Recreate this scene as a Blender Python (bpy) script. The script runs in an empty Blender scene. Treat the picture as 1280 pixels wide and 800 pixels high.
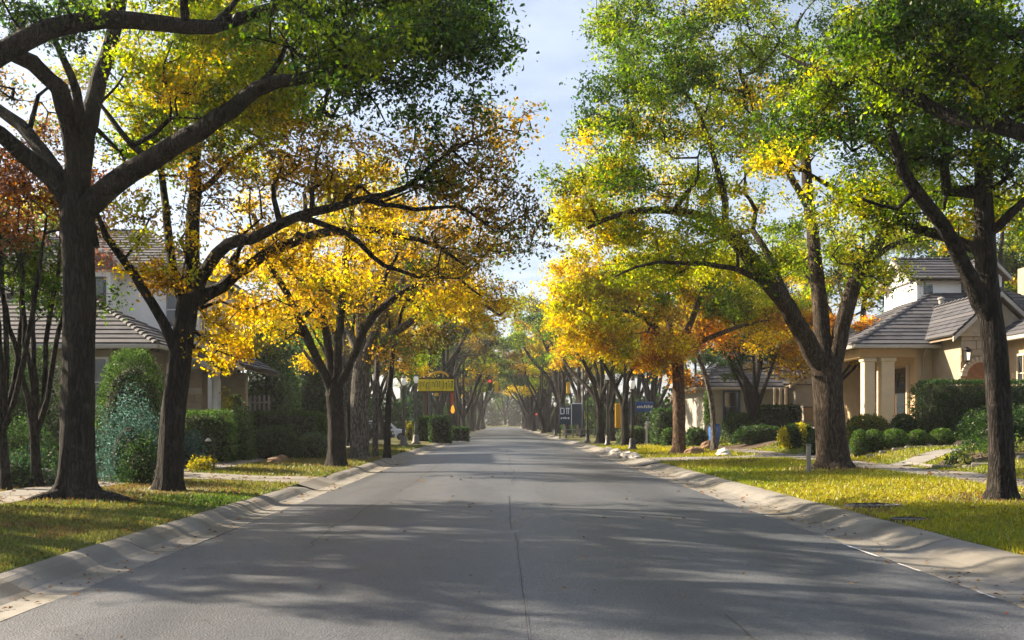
import bpy, math, random
import numpy as np
from math import pi, sin, cos, radians as R

# ------------------------------------------------------------------ camera, sky, sun, exposure
scene = bpy.context.scene
C = scene.collection
CAM_H = 1.6
F = 1280 * 35 / 36
HX, HY = 630.0, 528.0                      # vanishing point of the street in the photograph
cam_data = bpy.data.cameras.new('camera')
cam_data.lens = 35; cam_data.sensor_width = 36
cam_data.shift_x = (640 - HX) / 1280
cam_data.shift_y = (HY - 400) / 1280
cam_data.clip_end = 3000; cam_data.clip_start = 0.1
cam = bpy.data.objects.new('camera', cam_data)
cam.location = (0, 0, CAM_H); cam.rotation_euler = (R(90), 0, 0)
C.objects.link(cam); scene.camera = cam

SUN_AZ, SUN_EL = -64.0, 30.0               # degrees from the street axis (negative: left), height
HAZE = 0.0004
world = bpy.data.worlds.new('World'); scene.world = world; world.use_nodes = True
wt = world.node_tree; wt.nodes.clear()
w_out = wt.nodes.new('ShaderNodeOutputWorld'); w_bg = wt.nodes.new('ShaderNodeBackground')
w_sky = wt.nodes.new('ShaderNodeTexSky'); w_sky.sky_type = 'NISHITA'; w_sky.sun_disc = False
w_sky.sun_elevation = R(SUN_EL); w_sky.sun_rotation = R(SUN_AZ)
w_sky.air_density = 1.0; w_sky.dust_density = 2.2; w_sky.ozone_density = 2.0
w_bg.inputs['Strength'].default_value = 0.05
# thin clouds on a plane high above
w_geo = wt.nodes.new('ShaderNodeTexCoord'); w_sep = wt.nodes.new('ShaderNodeSeparateXYZ')
wt.links.new(w_geo.outputs['Generated'], w_sep.inputs[0])
w_mx = wt.nodes.new('ShaderNodeMath'); w_mx.operation = 'MAXIMUM'; w_mx.inputs[1].default_value = 0.06
wt.links.new(w_sep.outputs['Z'], w_mx.inputs[0])
w_div = wt.nodes.new('ShaderNodeVectorMath'); w_div.operation = 'DIVIDE'
w_comb = wt.nodes.new('ShaderNodeCombineXYZ')
for i in range(3): wt.links.new(w_mx.outputs[0], w_comb.inputs[i])
wt.links.new(w_geo.outputs['Generated'], w_div.inputs[0]); wt.links.new(w_comb.outputs[0], w_div.inputs[1])
w_noise = wt.nodes.new('ShaderNodeTexNoise'); w_noise.inputs['Scale'].default_value = 1.7
w_noise.inputs['Detail'].default_value = 7; w_noise.inputs['Roughness'].default_value = 0.55
wt.links.new(w_div.outputs[0], w_noise.inputs['Vector'])
w_ramp = wt.nodes.new('ShaderNodeValToRGB')
w_ramp.color_ramp.elements[0].position = 0.44; w_ramp.color_ramp.elements[1].position = 0.68
w_ramp.color_ramp.elements[0].color = (0.24, 0.24, 0.24, 1); w_ramp.color_ramp.elements[1].color = (0.5, 0.5, 0.5, 1)
wt.links.new(w_noise.outputs['Fac'], w_ramp.inputs[0])
w_mix = wt.nodes.new('ShaderNodeMix'); w_mix.data_type = 'RGBA'
w_mix.inputs['B'].default_value = (7.6, 8.2, 9.2, 1)
wt.links.new(w_ramp.outputs[0], w_mix.inputs['Factor']); wt.links.new(w_sky.outputs[0], w_mix.inputs['A'])
wt.links.new(w_mix.outputs['Result'], w_bg.inputs['Color']); wt.links.new(w_bg.outputs[0], w_out.inputs['Surface'])

sun_data = bpy.data.lights.new('sun', 'SUN'); sun_data.energy = 5.0; sun_data.angle = R(0.55)
sun_data.color = (1.0, 0.83, 0.61)
sun = bpy.data.objects.new('sun', sun_data); C.objects.link(sun)
sun.rotation_euler = (R(90 - SUN_EL), 0, R(180 - SUN_AZ))
sun.location = (-30, 30, 40)

scene.view_settings.view_transform = 'Standard'; scene.view_settings.look = 'None'
scene.view_settings.exposure = 1.78; scene.view_settings.gamma = 1
scene.view_settings.use_curve_mapping = False
scene.cycles.use_denoising = True
scene.cycles.max_bounces = 6; scene.cycles.diffuse_bounces = 3; scene.cycles.glossy_bounces = 3
scene.cycles.transmission_bounces = 5; scene.cycles.transparent_max_bounces = 4; scene.cycles.volume_bounces = 0
scene.cycles.use_adaptive_sampling = True; scene.cycles.adaptive_threshold = 0.02
scene.cycles.sample_clamp_indirect = 4

# ------------------------------------------------------------------ helpers
random.seed(7)
RNG = np.random.default_rng(7)

def W(px, py, D):
    """the point at depth D that stands at pixel (px, py) of the 1280 x 800 photograph"""
    return ((px - HX) / F * D, D, CAM_H - (py - HY) / F * D)

def sstep(a, b, x):
    t = np.clip((np.asarray(x, float) - a) / (b - a), 0, 1); return t * t * (3 - 2 * t)

XL, XR = -4.85, 5.65                        # lawn edges behind the kerbs
def gz(x, y):
    x = np.asarray(x, float); y = np.asarray(y, float)
    right = 0.15 + 0.15 * np.clip((x - XR) / 5, 0, 1) + 0.42 * sstep(11.4, 14, x) + 0.55 * sstep(13.5, 22, x)
    left = 0.15 + 0.10 * np.clip((XL - x) / 3.4, 0, 1) + 0.65 * sstep(9.6, 19, -x)
    z = np.where(x > 0, right, left)
    wob = 0.022 * (np.sin(x * 1.3 + 0.7 * np.sin(y * .45)) * np.sin(y * .9 + x * .4))
    edge = np.minimum(np.abs(x - XR), np.abs(x - XL))
    return z + wob * np.clip(edge / 1.5, 0, 1)
def G(x, y): return float(gz(x, y))

def roadz(x):
    return 0.10 * (1 - ((np.asarray(x, float) - 0.23) / 4.27) ** 2)

MATS = {}
def nd(t, kind, **kw):
    n = t.nodes.new(kind)
    for k, v in kw.items(): setattr(n, k, v)
    return n

def mat(name, c1, c2=None, rough=0.8, scale=3.0, bump=0.0, bscale=40.0, stretch=(1, 1, 1), metal=0.0,
        spec=0.3, c3=None, scale3=0.6, detail=5, emit=None, bdist=0.02):
    if name in MATS: return MATS[name]
    m = bpy.data.materials.new(name); m.use_nodes = True; t = m.node_tree
    b = t.nodes['Principled BSDF']
    b.inputs['Roughness'].default_value = rough; b.inputs['Metallic'].default_value = metal
    b.inputs['Specular IOR Level'].default_value = spec
    tc = nd(t, 'ShaderNodeTexCoord'); mp = nd(t, 'ShaderNodeMapping'); mp.inputs['Scale'].default_value = stretch
    t.links.new(tc.outputs['Object'], mp.inputs[0])
    c2 = c2 or tuple(v * 0.8 for v in c1)
    n1 = nd(t, 'ShaderNodeTexNoise'); n1.inputs['Scale'].default_value = scale; n1.inputs['Detail'].default_value = detail
    n1.inputs['Roughness'].default_value = 0.65
    t.links.new(mp.outputs[0], n1.inputs['Vector'])
    rp = nd(t, 'ShaderNodeValToRGB'); rp.color_ramp.elements[0].position = 0.32; rp.color_ramp.elements[1].position = 0.68
    rp.color_ramp.elements[0].color = (*c1, 1); rp.color_ramp.elements[1].color = (*c2, 1)
    t.links.new(n1.outputs['Fac'], rp.inputs[0]); col = rp.outputs[0]
    if c3:
        n3 = nd(t, 'ShaderNodeTexNoise'); n3.inputs['Scale'].default_value = scale3; n3.inputs['Detail'].default_value = 4
        t.links.new(tc.outputs['Object'], n3.inputs['Vector'])
        r3 = nd(t, 'ShaderNodeValToRGB'); r3.color_ramp.elements[0].position = 0.45; r3.color_ramp.elements[1].position = 0.62
        t.links.new(n3.outputs['Fac'], r3.inputs[0])
        mx = nd(t, 'ShaderNodeMix', data_type='RGBA'); t.links.new(r3.outputs[0], mx.inputs['Factor'])
        t.links.new(col, mx.inputs['A']); mx.inputs['B'].default_value = (*c3, 1); col = mx.outputs['Result']
    t.links.new(col, b.inputs['Base Color'])
    if bump:
        n2 = nd(t, 'ShaderNodeTexNoise'); n2.inputs['Scale'].default_value = bscale; n2.inputs['Detail'].default_value = 4
        t.links.new(mp.outputs[0], n2.inputs['Vector'])
        bp = nd(t, 'ShaderNodeBump'); bp.inputs['Strength'].default_value = bump; bp.inputs['Distance'].default_value = bdist
        t.links.new(n2.outputs['Fac'], bp.inputs['Height']); t.links.new(bp.outputs[0], b.inputs['Normal'])
    if emit:
        b.inputs['Emission Color'].default_value = (*emit[0], 1); b.inputs['Emission Strength'].default_value = emit[1]
    MATS[name] = m; return m

def leaf_mat(name='leaf', trans=0.5, gloss=0.015):
    if name in MATS: return MATS[name]
    m = bpy.data.materials.new(name); m.use_nodes = True; t = m.node_tree; t.nodes.clear()
    out = nd(t, 'ShaderNodeOutputMaterial'); at = nd(t, 'ShaderNodeAttribute', attribute_name='tint')
    d = nd(t, 'ShaderNodeBsdfDiffuse'); tr = nd(t, 'ShaderNodeBsdfTranslucent'); g = nd(t, 'ShaderNodeBsdfGlossy')
    g.inputs['Roughness'].default_value = 0.45; g.inputs['Color'].default_value = (0.9, 0.9, 0.9, 1)
    hs = nd(t, 'ShaderNodeHueSaturation'); hs.inputs['Saturation'].default_value = 1.1; hs.inputs['Value'].default_value = 1.35
    m1 = nd(t, 'ShaderNodeMixShader'); m1.inputs[0].default_value = trans
    m2 = nd(t, 'ShaderNodeMixShader'); m2.inputs[0].default_value = gloss
    L = t.links.new
    L(at.outputs['Color'], d.inputs['Color']); L(at.outputs['Color'], hs.inputs['Color']); L(hs.outputs[0], tr.inputs['Color'])
    L(d.outputs[0], m1.inputs[1]); L(tr.outputs[0], m1.inputs[2]); L(m1.outputs[0], m2.inputs[1]); L(g.outputs[0], m2.inputs[2])
    L(m2.outputs[0], out.inputs['Surface'])
    MATS[name] = m; return m

def bark_mat(name, c1, c2):
    if name in MATS: return MATS[name]
    m = bpy.data.materials.new(name); m.use_nodes = True; t = m.node_tree; b = t.nodes['Principled BSDF']
    b.inputs['Roughness'].default_value = 0.9; b.inputs['Specular IOR Level'].default_value = 0.2
    tc = nd(t, 'ShaderNodeTexCoord'); mp = nd(t, 'ShaderNodeMapping'); mp.inputs['Scale'].default_value = (1, 1, 0.16)
    L = t.links.new; L(tc.outputs['Object'], mp.inputs[0])
    v = nd(t, 'ShaderNodeTexVoronoi', feature='DISTANCE_TO_EDGE'); v.inputs['Scale'].default_value = 15
    nn = nd(t, 'ShaderNodeTexNoise'); nn.inputs['Scale'].default_value = 9; nn.inputs['Detail'].default_value = 5
    mv = nd(t, 'ShaderNodeVectorMath', operation='MULTIPLY_ADD'); mv.inputs[1].default_value = (0.25, 0.25, 0.25)
    L(mp.outputs[0], nn.inputs['Vector']); L(nn.outputs['Color'], mv.inputs[0]); L(mp.outputs[0], mv.inputs[2]); L(mv.outputs[0], v.inputs['Vector'])
    rp = nd(t, 'ShaderNodeValToRGB'); rp.color_ramp.elements[0].position = 0.02; rp.color_ramp.elements[1].position = 0.26
    rp.color_ramp.elements[0].color = (*[x * 0.28 for x in c1], 1); rp.color_ramp.elements[1].color = (*[x * 1.25 for x in c1], 1)
    L(v.outputs['Distance'], rp.inputs[0])
    n3 = nd(t, 'ShaderNodeTexNoise'); n3.inputs['Scale'].default_value = 1.6; n3.inputs['Detail'].default_value = 5
    L(tc.outputs['Object'], n3.inputs['Vector'])
    mx = nd(t, 'ShaderNodeMix', data_type='RGBA', blend_type='MIX'); L(n3.outputs['Fac'], mx.inputs['Factor'])
    mm = nd(t, 'ShaderNodeMix', data_type='RGBA', blend_type='MULTIPLY'); mm.inputs['Factor'].default_value = 1
    L(rp.outputs[0], mx.inputs['A']); L(rp.outputs[0], mm.inputs['A']); mm.inputs['B'].default_value = (*[y / max(x, 1e-3) for x, y in zip(c1, c2)], 1)
    L(mm.outputs['Result'], mx.inputs['B'])
    n4 = nd(t, 'ShaderNodeTexNoise'); n4.inputs['Scale'].default_value = 3.4; n4.inputs['Detail'].default_value = 8; n4.inputs['Roughness'].default_value = .7
    L(tc.outputs['Object'], n4.inputs['Vector'])
    r4 = nd(t, 'ShaderNodeValToRGB'); r4.color_ramp.elements[0].position = .56; r4.color_ramp.elements[1].position = .7; r4.color_ramp.elements[1].color = (.55, .55, .55, 1)
    L(n4.outputs['Fac'], r4.inputs[0])
    ml = nd(t, 'ShaderNodeMix', data_type='RGBA'); L(r4.outputs[0], ml.inputs['Factor']); L(mx.outputs['Result'], ml.inputs['A']); ml.inputs['B'].default_value = (*[x * 2.1 + .012 for x in c1], 1)
    L(ml.outputs['Result'], b.inputs['Base Color'])
    bp = nd(t, 'ShaderNodeBump'); bp.inputs['Strength'].default_value = 1.0; bp.inputs['Distance'].default_value = 0.07
    sm = nd(t, 'ShaderNodeMath', operation='MULTIPLY_ADD'); sm.inputs[1].default_value = 0.35
    rp2 = nd(t, 'ShaderNodeMath', operation='MINIMUM'); rp2.inputs[1].default_value = 0.25
    L(v.outputs['Distance'], rp2.inputs[0]); L(nn.outputs['Fac'], sm.inputs[0]); L(rp2.outputs[0], sm.inputs[2])
    L(sm.outputs[0], bp.inputs['Height']); L(bp.outputs[0], b.inputs['Normal'])
    MATS[name] = m; return m

def tag(o, label=None, cat=None, group=None, kind=None):
    if label: o['label'] = label
    if cat: o['category'] = cat
    if group: o['group'] = group
    if kind: o['kind'] = kind
    return o

def empty(name, loc=(0, 0, 0), rz=0, parent=None):
    o = bpy.data.objects.new(name, None); C.objects.link(o)
    o.location = loc; o.rotation_euler = (0, 0, rz); o.empty_display_size = 0.2
    if parent: o.parent = parent
    return o

def link(name, me, m, parent=None, loc=None, rz=0):
    o = bpy.data.objects.new(name, me); C.objects.link(o)
    if m is not None and not me.materials: me.materials.append(m)
    if parent: o.parent = parent
    if loc is not None: o.location = loc
    if rz: o.rotation_euler = (0, 0, rz)
    return o

def fast_mesh(name, co, quads=None, tris=None, tint=None, smooth=False):
    """numpy arrays -> mesh; tint is one colour per face"""
    me = bpy.data.meshes.new(name); co = np.asarray(co, np.float32)
    parts = []; 
    if quads is not None and len(quads): parts.append((np.asarray(quads, np.int32), 4))
    if tris is not None and len(tris): parts.append((np.asarray(tris, np.int32), 3))
    loops = np.concatenate([p.ravel() for p, _ in parts]); tot = np.concatenate([np.full(len(p), k, np.int32) for p, k in parts])
    start = np.concatenate([[0], np.cumsum(tot)[:-1]]).astype(np.int32)
    me.vertices.add(len(co)); me.vertices.foreach_set('co', co.ravel())
    me.loops.add(len(loops)); me.loops.foreach_set('vertex_index', loops.astype(np.int32))
    me.polygons.add(len(tot)); me.polygons.foreach_set('loop_start', start); me.polygons.foreach_set('loop_total', tot)
    if smooth: me.polygons.foreach_set('use_smooth', np.ones(len(tot), bool))
    if tint is not None:
        a = me.attributes.new('tint', 'FLOAT_COLOR', 'FACE')
        c = np.ones((len(tot), 4), np.float32); c[:, :3] = tint; a.data.foreach_set('color', c.ravel())
    me.update(calc_edges=True)
    return me

class MB:
    def __init__(s): s.v = []; s.f = []
    def add(s, vs, fs):
        b = len(s.v); s.v += [tuple(map(float, p)) for p in vs]; s.f += [tuple(i + b for i in q) for q in fs]; return s
    def box(s, c, size, rz=0.0, bev=0.0):
        hx, hy, hz = [a / 2 for a in size]; cr, sr = cos(rz), sin(rz)
        def tr(x, y, z): return (c[0] + x * cr - y * sr, c[1] + x * sr + y * cr, c[2] + z)
        if bev <= 0:
            vs = [tr(x, y, z) for z in (-hz, hz) for x, y in ((-hx, -hy), (hx, -hy), (hx, hy), (-hx, hy))]
            return s.add(vs, [(3, 2, 1, 0), (4, 5, 6, 7), (0, 1, 5, 4), (1, 2, 6, 5), (2, 3, 7, 6), (3, 0, 4, 7)])
        q = min(bev, hx * .9, hy * .9, hz * .9); rings = []
        for z, k in ((-hz, q), (-hz + q, 0), (hz - q, 0), (hz, q)):
            a, b2 = hx - k, hy - k; e = q if k == 0 else q * .5
            rings.append([tr(x, y, z) for x, y in ((-a + e, -b2), (a - e, -b2), (a, -b2 + e), (a, b2 - e), (a - e, b2), (-a + e, b2), (-a, b2 - e), (-a, -b2 + e))])
        vs = [p for r in rings for p in r]; fs = [tuple(range(7, -1, -1)), tuple(range(24, 32))]
        for k in range(3):
            for i in range(8): fs.append((k * 8 + i, k * 8 + (i + 1) % 8, k * 8 + 8 + (i + 1) % 8, k * 8 + 8 + i))
        return s.add(vs, fs)
    def b2(s, x0, x1, y0, y1, z0, z1, bev=0.0):
        return s.box(((x0 + x1) / 2, (y0 + y1) / 2, (z0 + z1) / 2), (x1 - x0, y1 - y0, z1 - z0), 0, bev)
    def tube(s, pts, rad, n=8, cap=True):
        pts = [np.array(p, float) for p in pts]; m = len(pts)
        rad = [rad] * m if not hasattr(rad, '__len__') else rad
        vs = []; ref = np.array((0.21, 0.93, -0.3)); 
        d0 = pts[-1] - pts[0]
        if abs(d0[1]) > 0.9 * np.linalg.norm(d0): ref = np.array((0.95, .1, .3))
        for i in range(m):
            d = pts[min(i + 1, m - 1)] - pts[max(i - 1, 0)]; d /= np.linalg.norm(d) + 1e-9
            u = np.cross(d, ref); u /= np.linalg.norm(u) + 1e-9; w = np.cross(d, u)
            for k in range(n):
                a = 2 * pi * k / n; vs.append(pts[i] + rad[i] * (cos(a) * u + sin(a) * w))
        fs = [(i * n + k, i * n + (k + 1) % n, (i + 1) * n + (k + 1) % n, (i + 1) * n + k) for i in range(m - 1) for k in range(n)]
        if cap: fs += [tuple(range(n - 1, -1, -1)), tuple(range((m - 1) * n, m * n))]
        return s.add(vs, fs)
    def lathe(s, prof, c=(0, 0, 0), n=16, sx=1, sy=1):
        vs = [(c[0] + r * cos(2 * pi * k / n) * sx, c[1] + r * sin(2 * pi * k / n) * sy, c[2] + z) for r, z in prof for k in range(n)]
        m = len(prof)
        fs = [(i * n + k, i * n + (k + 1) % n, (i + 1) * n + (k + 1) % n, (i + 1) * n + k) for i in range(m - 1) for k in range(n)]
        fs += [tuple(range(n - 1, -1, -1)), tuple(range((m - 1) * n, m * n))]
        return s.add(vs, fs)
    def prism(s, poly, vec):
        n = len(poly); vec = np.array(vec, float)
        vs = list(poly) + [tuple(np.array(p) + vec) for p in poly]
        return s.add(vs, [tuple(range(n - 1, -1, -1)), tuple(range(n, 2 * n))] + [(i, (i + 1) % n, n + (i + 1) % n, n + i) for i in range(n)])
    def build(s, name, m, parent=None, smooth=False, loc=None, rz=0):
        me = bpy.data.meshes.new(name); me.from_pydata(s.v, [], s.f)
        if smooth: me.polygons.foreach_set('use_smooth', np.ones(len(me.polygons), bool))
        me.update()
        return link(name, me, m, parent, loc, rz)
    def mesh(s, name):
        me = bpy.data.meshes.new(name); me.from_pydata(s.v, [], s.f); me.update(); return me

def copy_tree(o, parent=None):
    c = o.copy(); C.objects.link(c); c.parent = parent
    for ch in list(o.children): copy_tree(ch, c)
    return c
# ------------------------------------------------------------------ ground, road, kerbs, pavements
M_ground = mat('lawn_soil', (0.105, 0.105, 0.028), (0.17, 0.14, 0.045), 0.95, 1.2, 0.6, 30, c3=(0.07, 0.09, 0.022), scale3=0.35)
M_conc = mat('concrete', (0.23, 0.22, 0.205), (0.17, 0.162, 0.15), 0.85, 2.2, 0.25, 60, c3=(0.15, 0.14, 0.12), scale3=0.7)
M_conc2 = mat('concrete_worn', (0.24, 0.225, 0.20), (0.175, 0.165, 0.145), 0.85, 3.0, 0.25, 60, c3=(0.13, 0.12, 0.10), scale3=0.9)
M_tar = mat('tar', (0.035, 0.035, 0.037), (0.055, 0.055, 0.055), 0.7, 8)
M_paint = mat('road_paint', (0.72, 0.71, 0.68), (0.5, 0.49, 0.46), 0.7, 9)
M_black = mat('black_metal', (0.02, 0.02, 0.022), (0.03, 0.03, 0.03), 0.45, 5, spec=0.5)

def asphalt():
    m = bpy.data.materials.new('asphalt'); m.use_nodes = True; t = m.node_tree; b = t.nodes['Principled BSDF']; L = t.links.new
    tc = nd(t, 'ShaderNodeTexCoord')
    fine = nd(t, 'ShaderNodeTexVoronoi'); fine.inputs['Scale'].default_value = 55
    L(tc.outputs['Object'], fine.inputs['Vector'])
    r1 = nd(t, 'ShaderNodeValToRGB'); e = r1.color_ramp.elements
    e[0].position = 0.0; e[0].color = (0.040, 0.046, 0.058, 1); e[1].position = 1.0; e[1].color = (0.22, 0.22, 0.22, 1)
    k = e.new(0.92); k.color = (0.094, 0.104, 0.122, 1)
    L(fine.outputs['Color'], r1.inputs[0])
    mp = nd(t, 'ShaderNodeMapping'); mp.inputs['Scale'].default_value = (1.0, 0.16, 1); L(tc.outputs['Object'], mp.inputs[0])
    big = nd(t, 'ShaderNodeTexNoise'); big.inputs['Scale'].default_value = 0.9; big.inputs['Detail'].default_value = 6
    L(mp.outputs[0], big.inputs['Vector'])
    r2 = nd(t, 'ShaderNodeValToRGB'); r2.color_ramp.elements[0].position = .3; r2.color_ramp.elements[1].position = .72
    r2.color_ramp.elements[0].color = (0.74, 0.74, 0.75, 1); r2.color_ramp.elements[1].color = (1.18, 1.15, 1.1, 1)
    L(big.outputs['Fac'], r2.inputs[0])
    mx = nd(t, 'ShaderNodeMix', data_type='RGBA', blend_type='MULTIPLY'); mx.inputs['Factor'].default_value = 1
    L(r1.outputs[0], mx.inputs['A']); L(r2.outputs[0], mx.inputs['B'])
    st = nd(t, 'ShaderNodeTexNoise'); st.inputs['Scale'].default_value = 2.3; st.inputs['Detail'].default_value = 8; st.inputs['Roughness'].default_value = .68
    L(tc.outputs['Object'], st.inputs['Vector'])
    r5 = nd(t, 'ShaderNodeValToRGB'); r5.color_ramp.elements[0].position = .3; r5.color_ramp.elements[1].position = .46
    r5.color_ramp.elements[0].color = (.55, .55, .56, 1); r5.color_ramp.elements[1].color = (1, 1, 1, 1); L(st.outputs['Fac'], r5.inputs[0])
    m6 = nd(t, 'ShaderNodeMix', data_type='RGBA', blend_type='MULTIPLY'); m6.inputs['Factor'].default_value = .8
    L(mx.outputs['Result'], m6.inputs['A']); L(r5.outputs[0], m6.inputs['B'])
    wv = nd(t, 'ShaderNodeSeparateXYZ'); L(tc.outputs['Object'], wv.inputs[0])          # tyre-polished lanes
    sn = nd(t, 'ShaderNodeMath', operation='MULTIPLY'); sn.inputs[1].default_value = 3.3; L(wv.outputs['X'], sn.inputs[0])
    s2 = nd(t, 'ShaderNodeMath', operation='SINE'); L(sn.outputs[0], s2.inputs[0])
    s3 = nd(t, 'ShaderNodeMapRange'); s3.inputs['From Min'].default_value = -1; s3.inputs['To Min'].default_value = .92; s3.inputs['To Max'].default_value = 1.10; L(s2.outputs[0], s3.inputs['Value'])
    m7 = nd(t, 'ShaderNodeMix', data_type='RGBA', blend_type='MULTIPLY'); m7.inputs['Factor'].default_value = 1
    L(m6.outputs['Result'], m7.inputs['A']); L(s3.outputs[0], m7.inputs['B']); L(m7.outputs['Result'], b.inputs['Base Color'])
    b.inputs['Roughness'].default_value = 0.62; b.inputs['Specular IOR Level'].default_value = 0.5
    rr = nd(t, 'ShaderNodeMapRange'); rr.inputs['To Min'].default_value = 0.40; rr.inputs['To Max'].default_value = 0.62
    L(big.outputs['Fac'], rr.inputs['Value']); L(rr.outputs[0], b.inputs['Roughness'])
    bp = nd(t, 'ShaderNodeBump'); bp.inputs['Strength'].default_value = 0.6; bp.inputs['Distance'].default_value = 0.008
    L(fine.outputs['Distance'], bp.inputs['Height']); L(bp.outputs[0], b.inputs['Normal'])
    return m
M_asphalt = asphalt()

# ground sheet: fine near the camera, reaching the horizon
xs = np.concatenate([np.linspace(-900, -60, 8), np.linspace(-50, -11, 40), np.linspace(-10.5, XL - .02, 30), [XL, XL + .03, -4, 0, 4.5, XR - .03, XR],
                     np.linspace(XR + .02, 14, 45), np.linspace(14.4, 50, 45), np.linspace(60, 900, 8)])
ys = np.concatenate([np.linspace(-60, -5, 8), np.arange(-4, 60, 0.5), np.arange(60, 150, 2.5), np.linspace(155, 420, 25), np.linspace(480, 1500, 8)])
GX, GY = np.meshgrid(xs, ys); GZ = gz(GX, GY)
inside = (GX > XL + .01) & (GX < XR - .01) & (GY < 331)
GZ[inside] = -0.12
cross = (GY > 79.2) & (GY < 89.8); GZ[cross & (np.abs(GX) < 60)] = -0.12
GZ += 1.4 * sstep(345, 470, GY) 
nx, ny = len(xs), len(ys); idx = np.arange(nx * ny).reshape(ny, nx)
quads = np.stack([idx[:-1, :-1], idx[:-1, 1:], idx[1:, 1:], idx[1:, :-1]], -1).reshape(-1, 4)
ground = link('ground', fast_mesh('ground', np.stack([GX, GY, GZ], -1).reshape(-1, 3), quads, smooth=True), M_ground)
tag(ground, kind='structure')

EL, ER = -4.04, 4.5                         # asphalt edges
rx = np.linspace(EL, ER, 25); ry = np.concatenate([np.arange(-12, 60, 1.0), np.linspace(60, 331, 60)])
RX, RY = np.meshgrid(rx, ry)
RZ = roadz(RX) + 0.006 * np.sin(RX * 1.7 + 1.1 * np.sin(RY * .31)) * np.sin(RY * .55)
idx = np.arange(RX.size).reshape(RX.shape)
quads = np.stack([idx[:-1, :-1], idx[:-1, 1:], idx[1:, 1:], idx[1:, :-1]], -1).reshape(-1, 4)
road = tag(link('road', fast_mesh('road', np.stack([RX, RY, RZ], -1).reshape(-1, 3), quads, smooth=True), M_asphalt), kind='structure')

def ribbon(name, pts, width, m, parent, lift=0.004, seed=0):
    """a thin irregular strip that follows the road's crown"""
    rg = np.random.default_rng(seed); vs = []
    for (x, y) in pts:
        w = width * rg.uniform(.55, 1.25) / 2
        for s in (-w, w): vs.append((x + s, y, float(roadz(x)) + 0.006 + lift))
    fs = [(2 * i, 2 * i + 1, 2 * i + 3, 2 * i + 2) for i in range(len(pts) - 1)]
    return MB().add(vs, fs).build(name, m, parent)
def wander(x, y0, y1, amp, seed, step=.35, slope=0):
    rg = np.random.default_rng(seed); o = []; dx = 0; y = y0
    while y < y1: o.append((x + dx + slope * (y - y0), y)); dx = dx * .85 + rg.normal() * amp; y += step
    return o
ribbon('crack', wander(0.165, 4.0, 13.5, .004, 1), .008, M_tar, road, seed=1)
ribbon('crack', wander(0.10, 13.9, 20.5, .005, 2), .014, M_tar, road, seed=2)
ribbon('crack', wander(-2.43, 12.0, 19.5, .035, 3), .014, M_tar, road, seed=3)
ribbon('crack', wander(1.78, 6.4, 8.1, .015, 4, slope=-.05), .014, M_tar, road, seed=4)
ribbon('crack', wander(-2.3, 22, 40, .03, 5), .014, M_tar, road, seed=5)
ribbon('crack', wander(0.2, 24, 60, .03, 6), .014, M_tar, road, seed=6)
for k, (yy, x0, x1) in enumerate(((19.6, -4.0, -2.3), (31, -4, 4.4), (46, -4, 4.4))):
    pts = [(x, yy + .06 * sin(x * 3 + k)) for x in np.linspace(x0, x1, 24)]
    vs = []
    for x, y in pts: vs += [(x, y - .007, float(roadz(x)) + .0105), (x, y + .007, float(roadz(x)) + .0105)]
    MB().add(vs, [(2 * i, 2 * i + 1, 2 * i + 3, 2 * i + 2) for i in range(len(pts) - 1)]).build('crack', M_tar, road)
def paint(y0, y1, x, w, seed):
    ribbon('painted_line', [(x, y) for y in np.linspace(y0, y1, 8)], w, M_paint, road, lift=.008, seed=seed)
paint(11.75, 13.0, 4.42, .05, 11); paint(10.6, 11.2, 4.43, .03, 12); paint(9.0, 9.35, 4.44, .025, 13)

def kerb(name, x_road, x_lawn, gaps, label):
    root = tag(empty(name), kind='structure')
    s = 1 if x_lawn > 0 else -1; wd = abs(x_lawn - x_road)
    prof = [(0, -.1), (0, .004), (.18, -.004), (wd * .42, .006), (wd * .52, .03), (wd * .62, .075), (wd * .72, .118), (wd * .82, .143), (wd * .92, .154), (wd - .03, .157), (wd, .15), (wd, -.1)]
    rg = np.random.default_rng(5)
    y = -9.0
    while y < 331:
        ln = 3.05 if y < 70 else (10 if y < 150 else 30)
        y1 = y + ln; a, b = y, y1 - (.022 if y < 70 else .01)
        cut = [(g0, g1) for g0, g1 in gaps if g0 < b and g1 > a]
        spans = [(a, b)]
        for g0, g1 in cut:
            ns = []
            for p, q in spans:
                if g0 > p: ns.append((p, min(q, g0)))
                if g1 < q: ns.append((max(p, g1), q))
            spans = [u for u in ns if u[1] - u[0] > .08]
        for p, q in spans:
            nseg = 5 if y < 70 else 1; vs = []
            jz = rg.uniform(-.006, .006); jx = rg.uniform(-.012, .012); yy = np.linspace(p, q, nseg + 1)
            edge = [min(.012, (q - p) * .2)]
            for i, v in enumerate(yy):
                end = 1.0
                for g0, g1 in gaps:                       # the kerb dips towards a driveway
                    dd = min(abs(v - g0), abs(v - g1))
                    if dd < 1.0: end = min(end, .6 + .4 * dd / 1.0)
                tip = -.006 if i in (0, nseg) else 0
                for (u, z) in prof:
                    zz = z * (end if z > .02 else 1) + (jz if z > .02 else 0) + (tip if z > 0 else 0)
                    if x_lawn < 0 and 0: pass
                    vs.append((x_road + s * (u + (jx + rg.normal() * .004 if z > .02 else 0)), v, zz))
            n = len(prof); fs = []
            for i in range(nseg):
                for k in range(n - 1):
                    f = (i * n + k, i * n + k + 1, (i + 1) * n + k + 1, (i + 1) * n + k); fs.append(f if s < 0 else f[::-1])
            fs += [tuple(range(n)), tuple(range(nseg * n, nseg * n + n))]
            MB().add(vs, fs).build('kerb_segment', M_conc if rg.random() < .6 else M_conc2, root, smooth=False)
        y = y1
    return root
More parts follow.
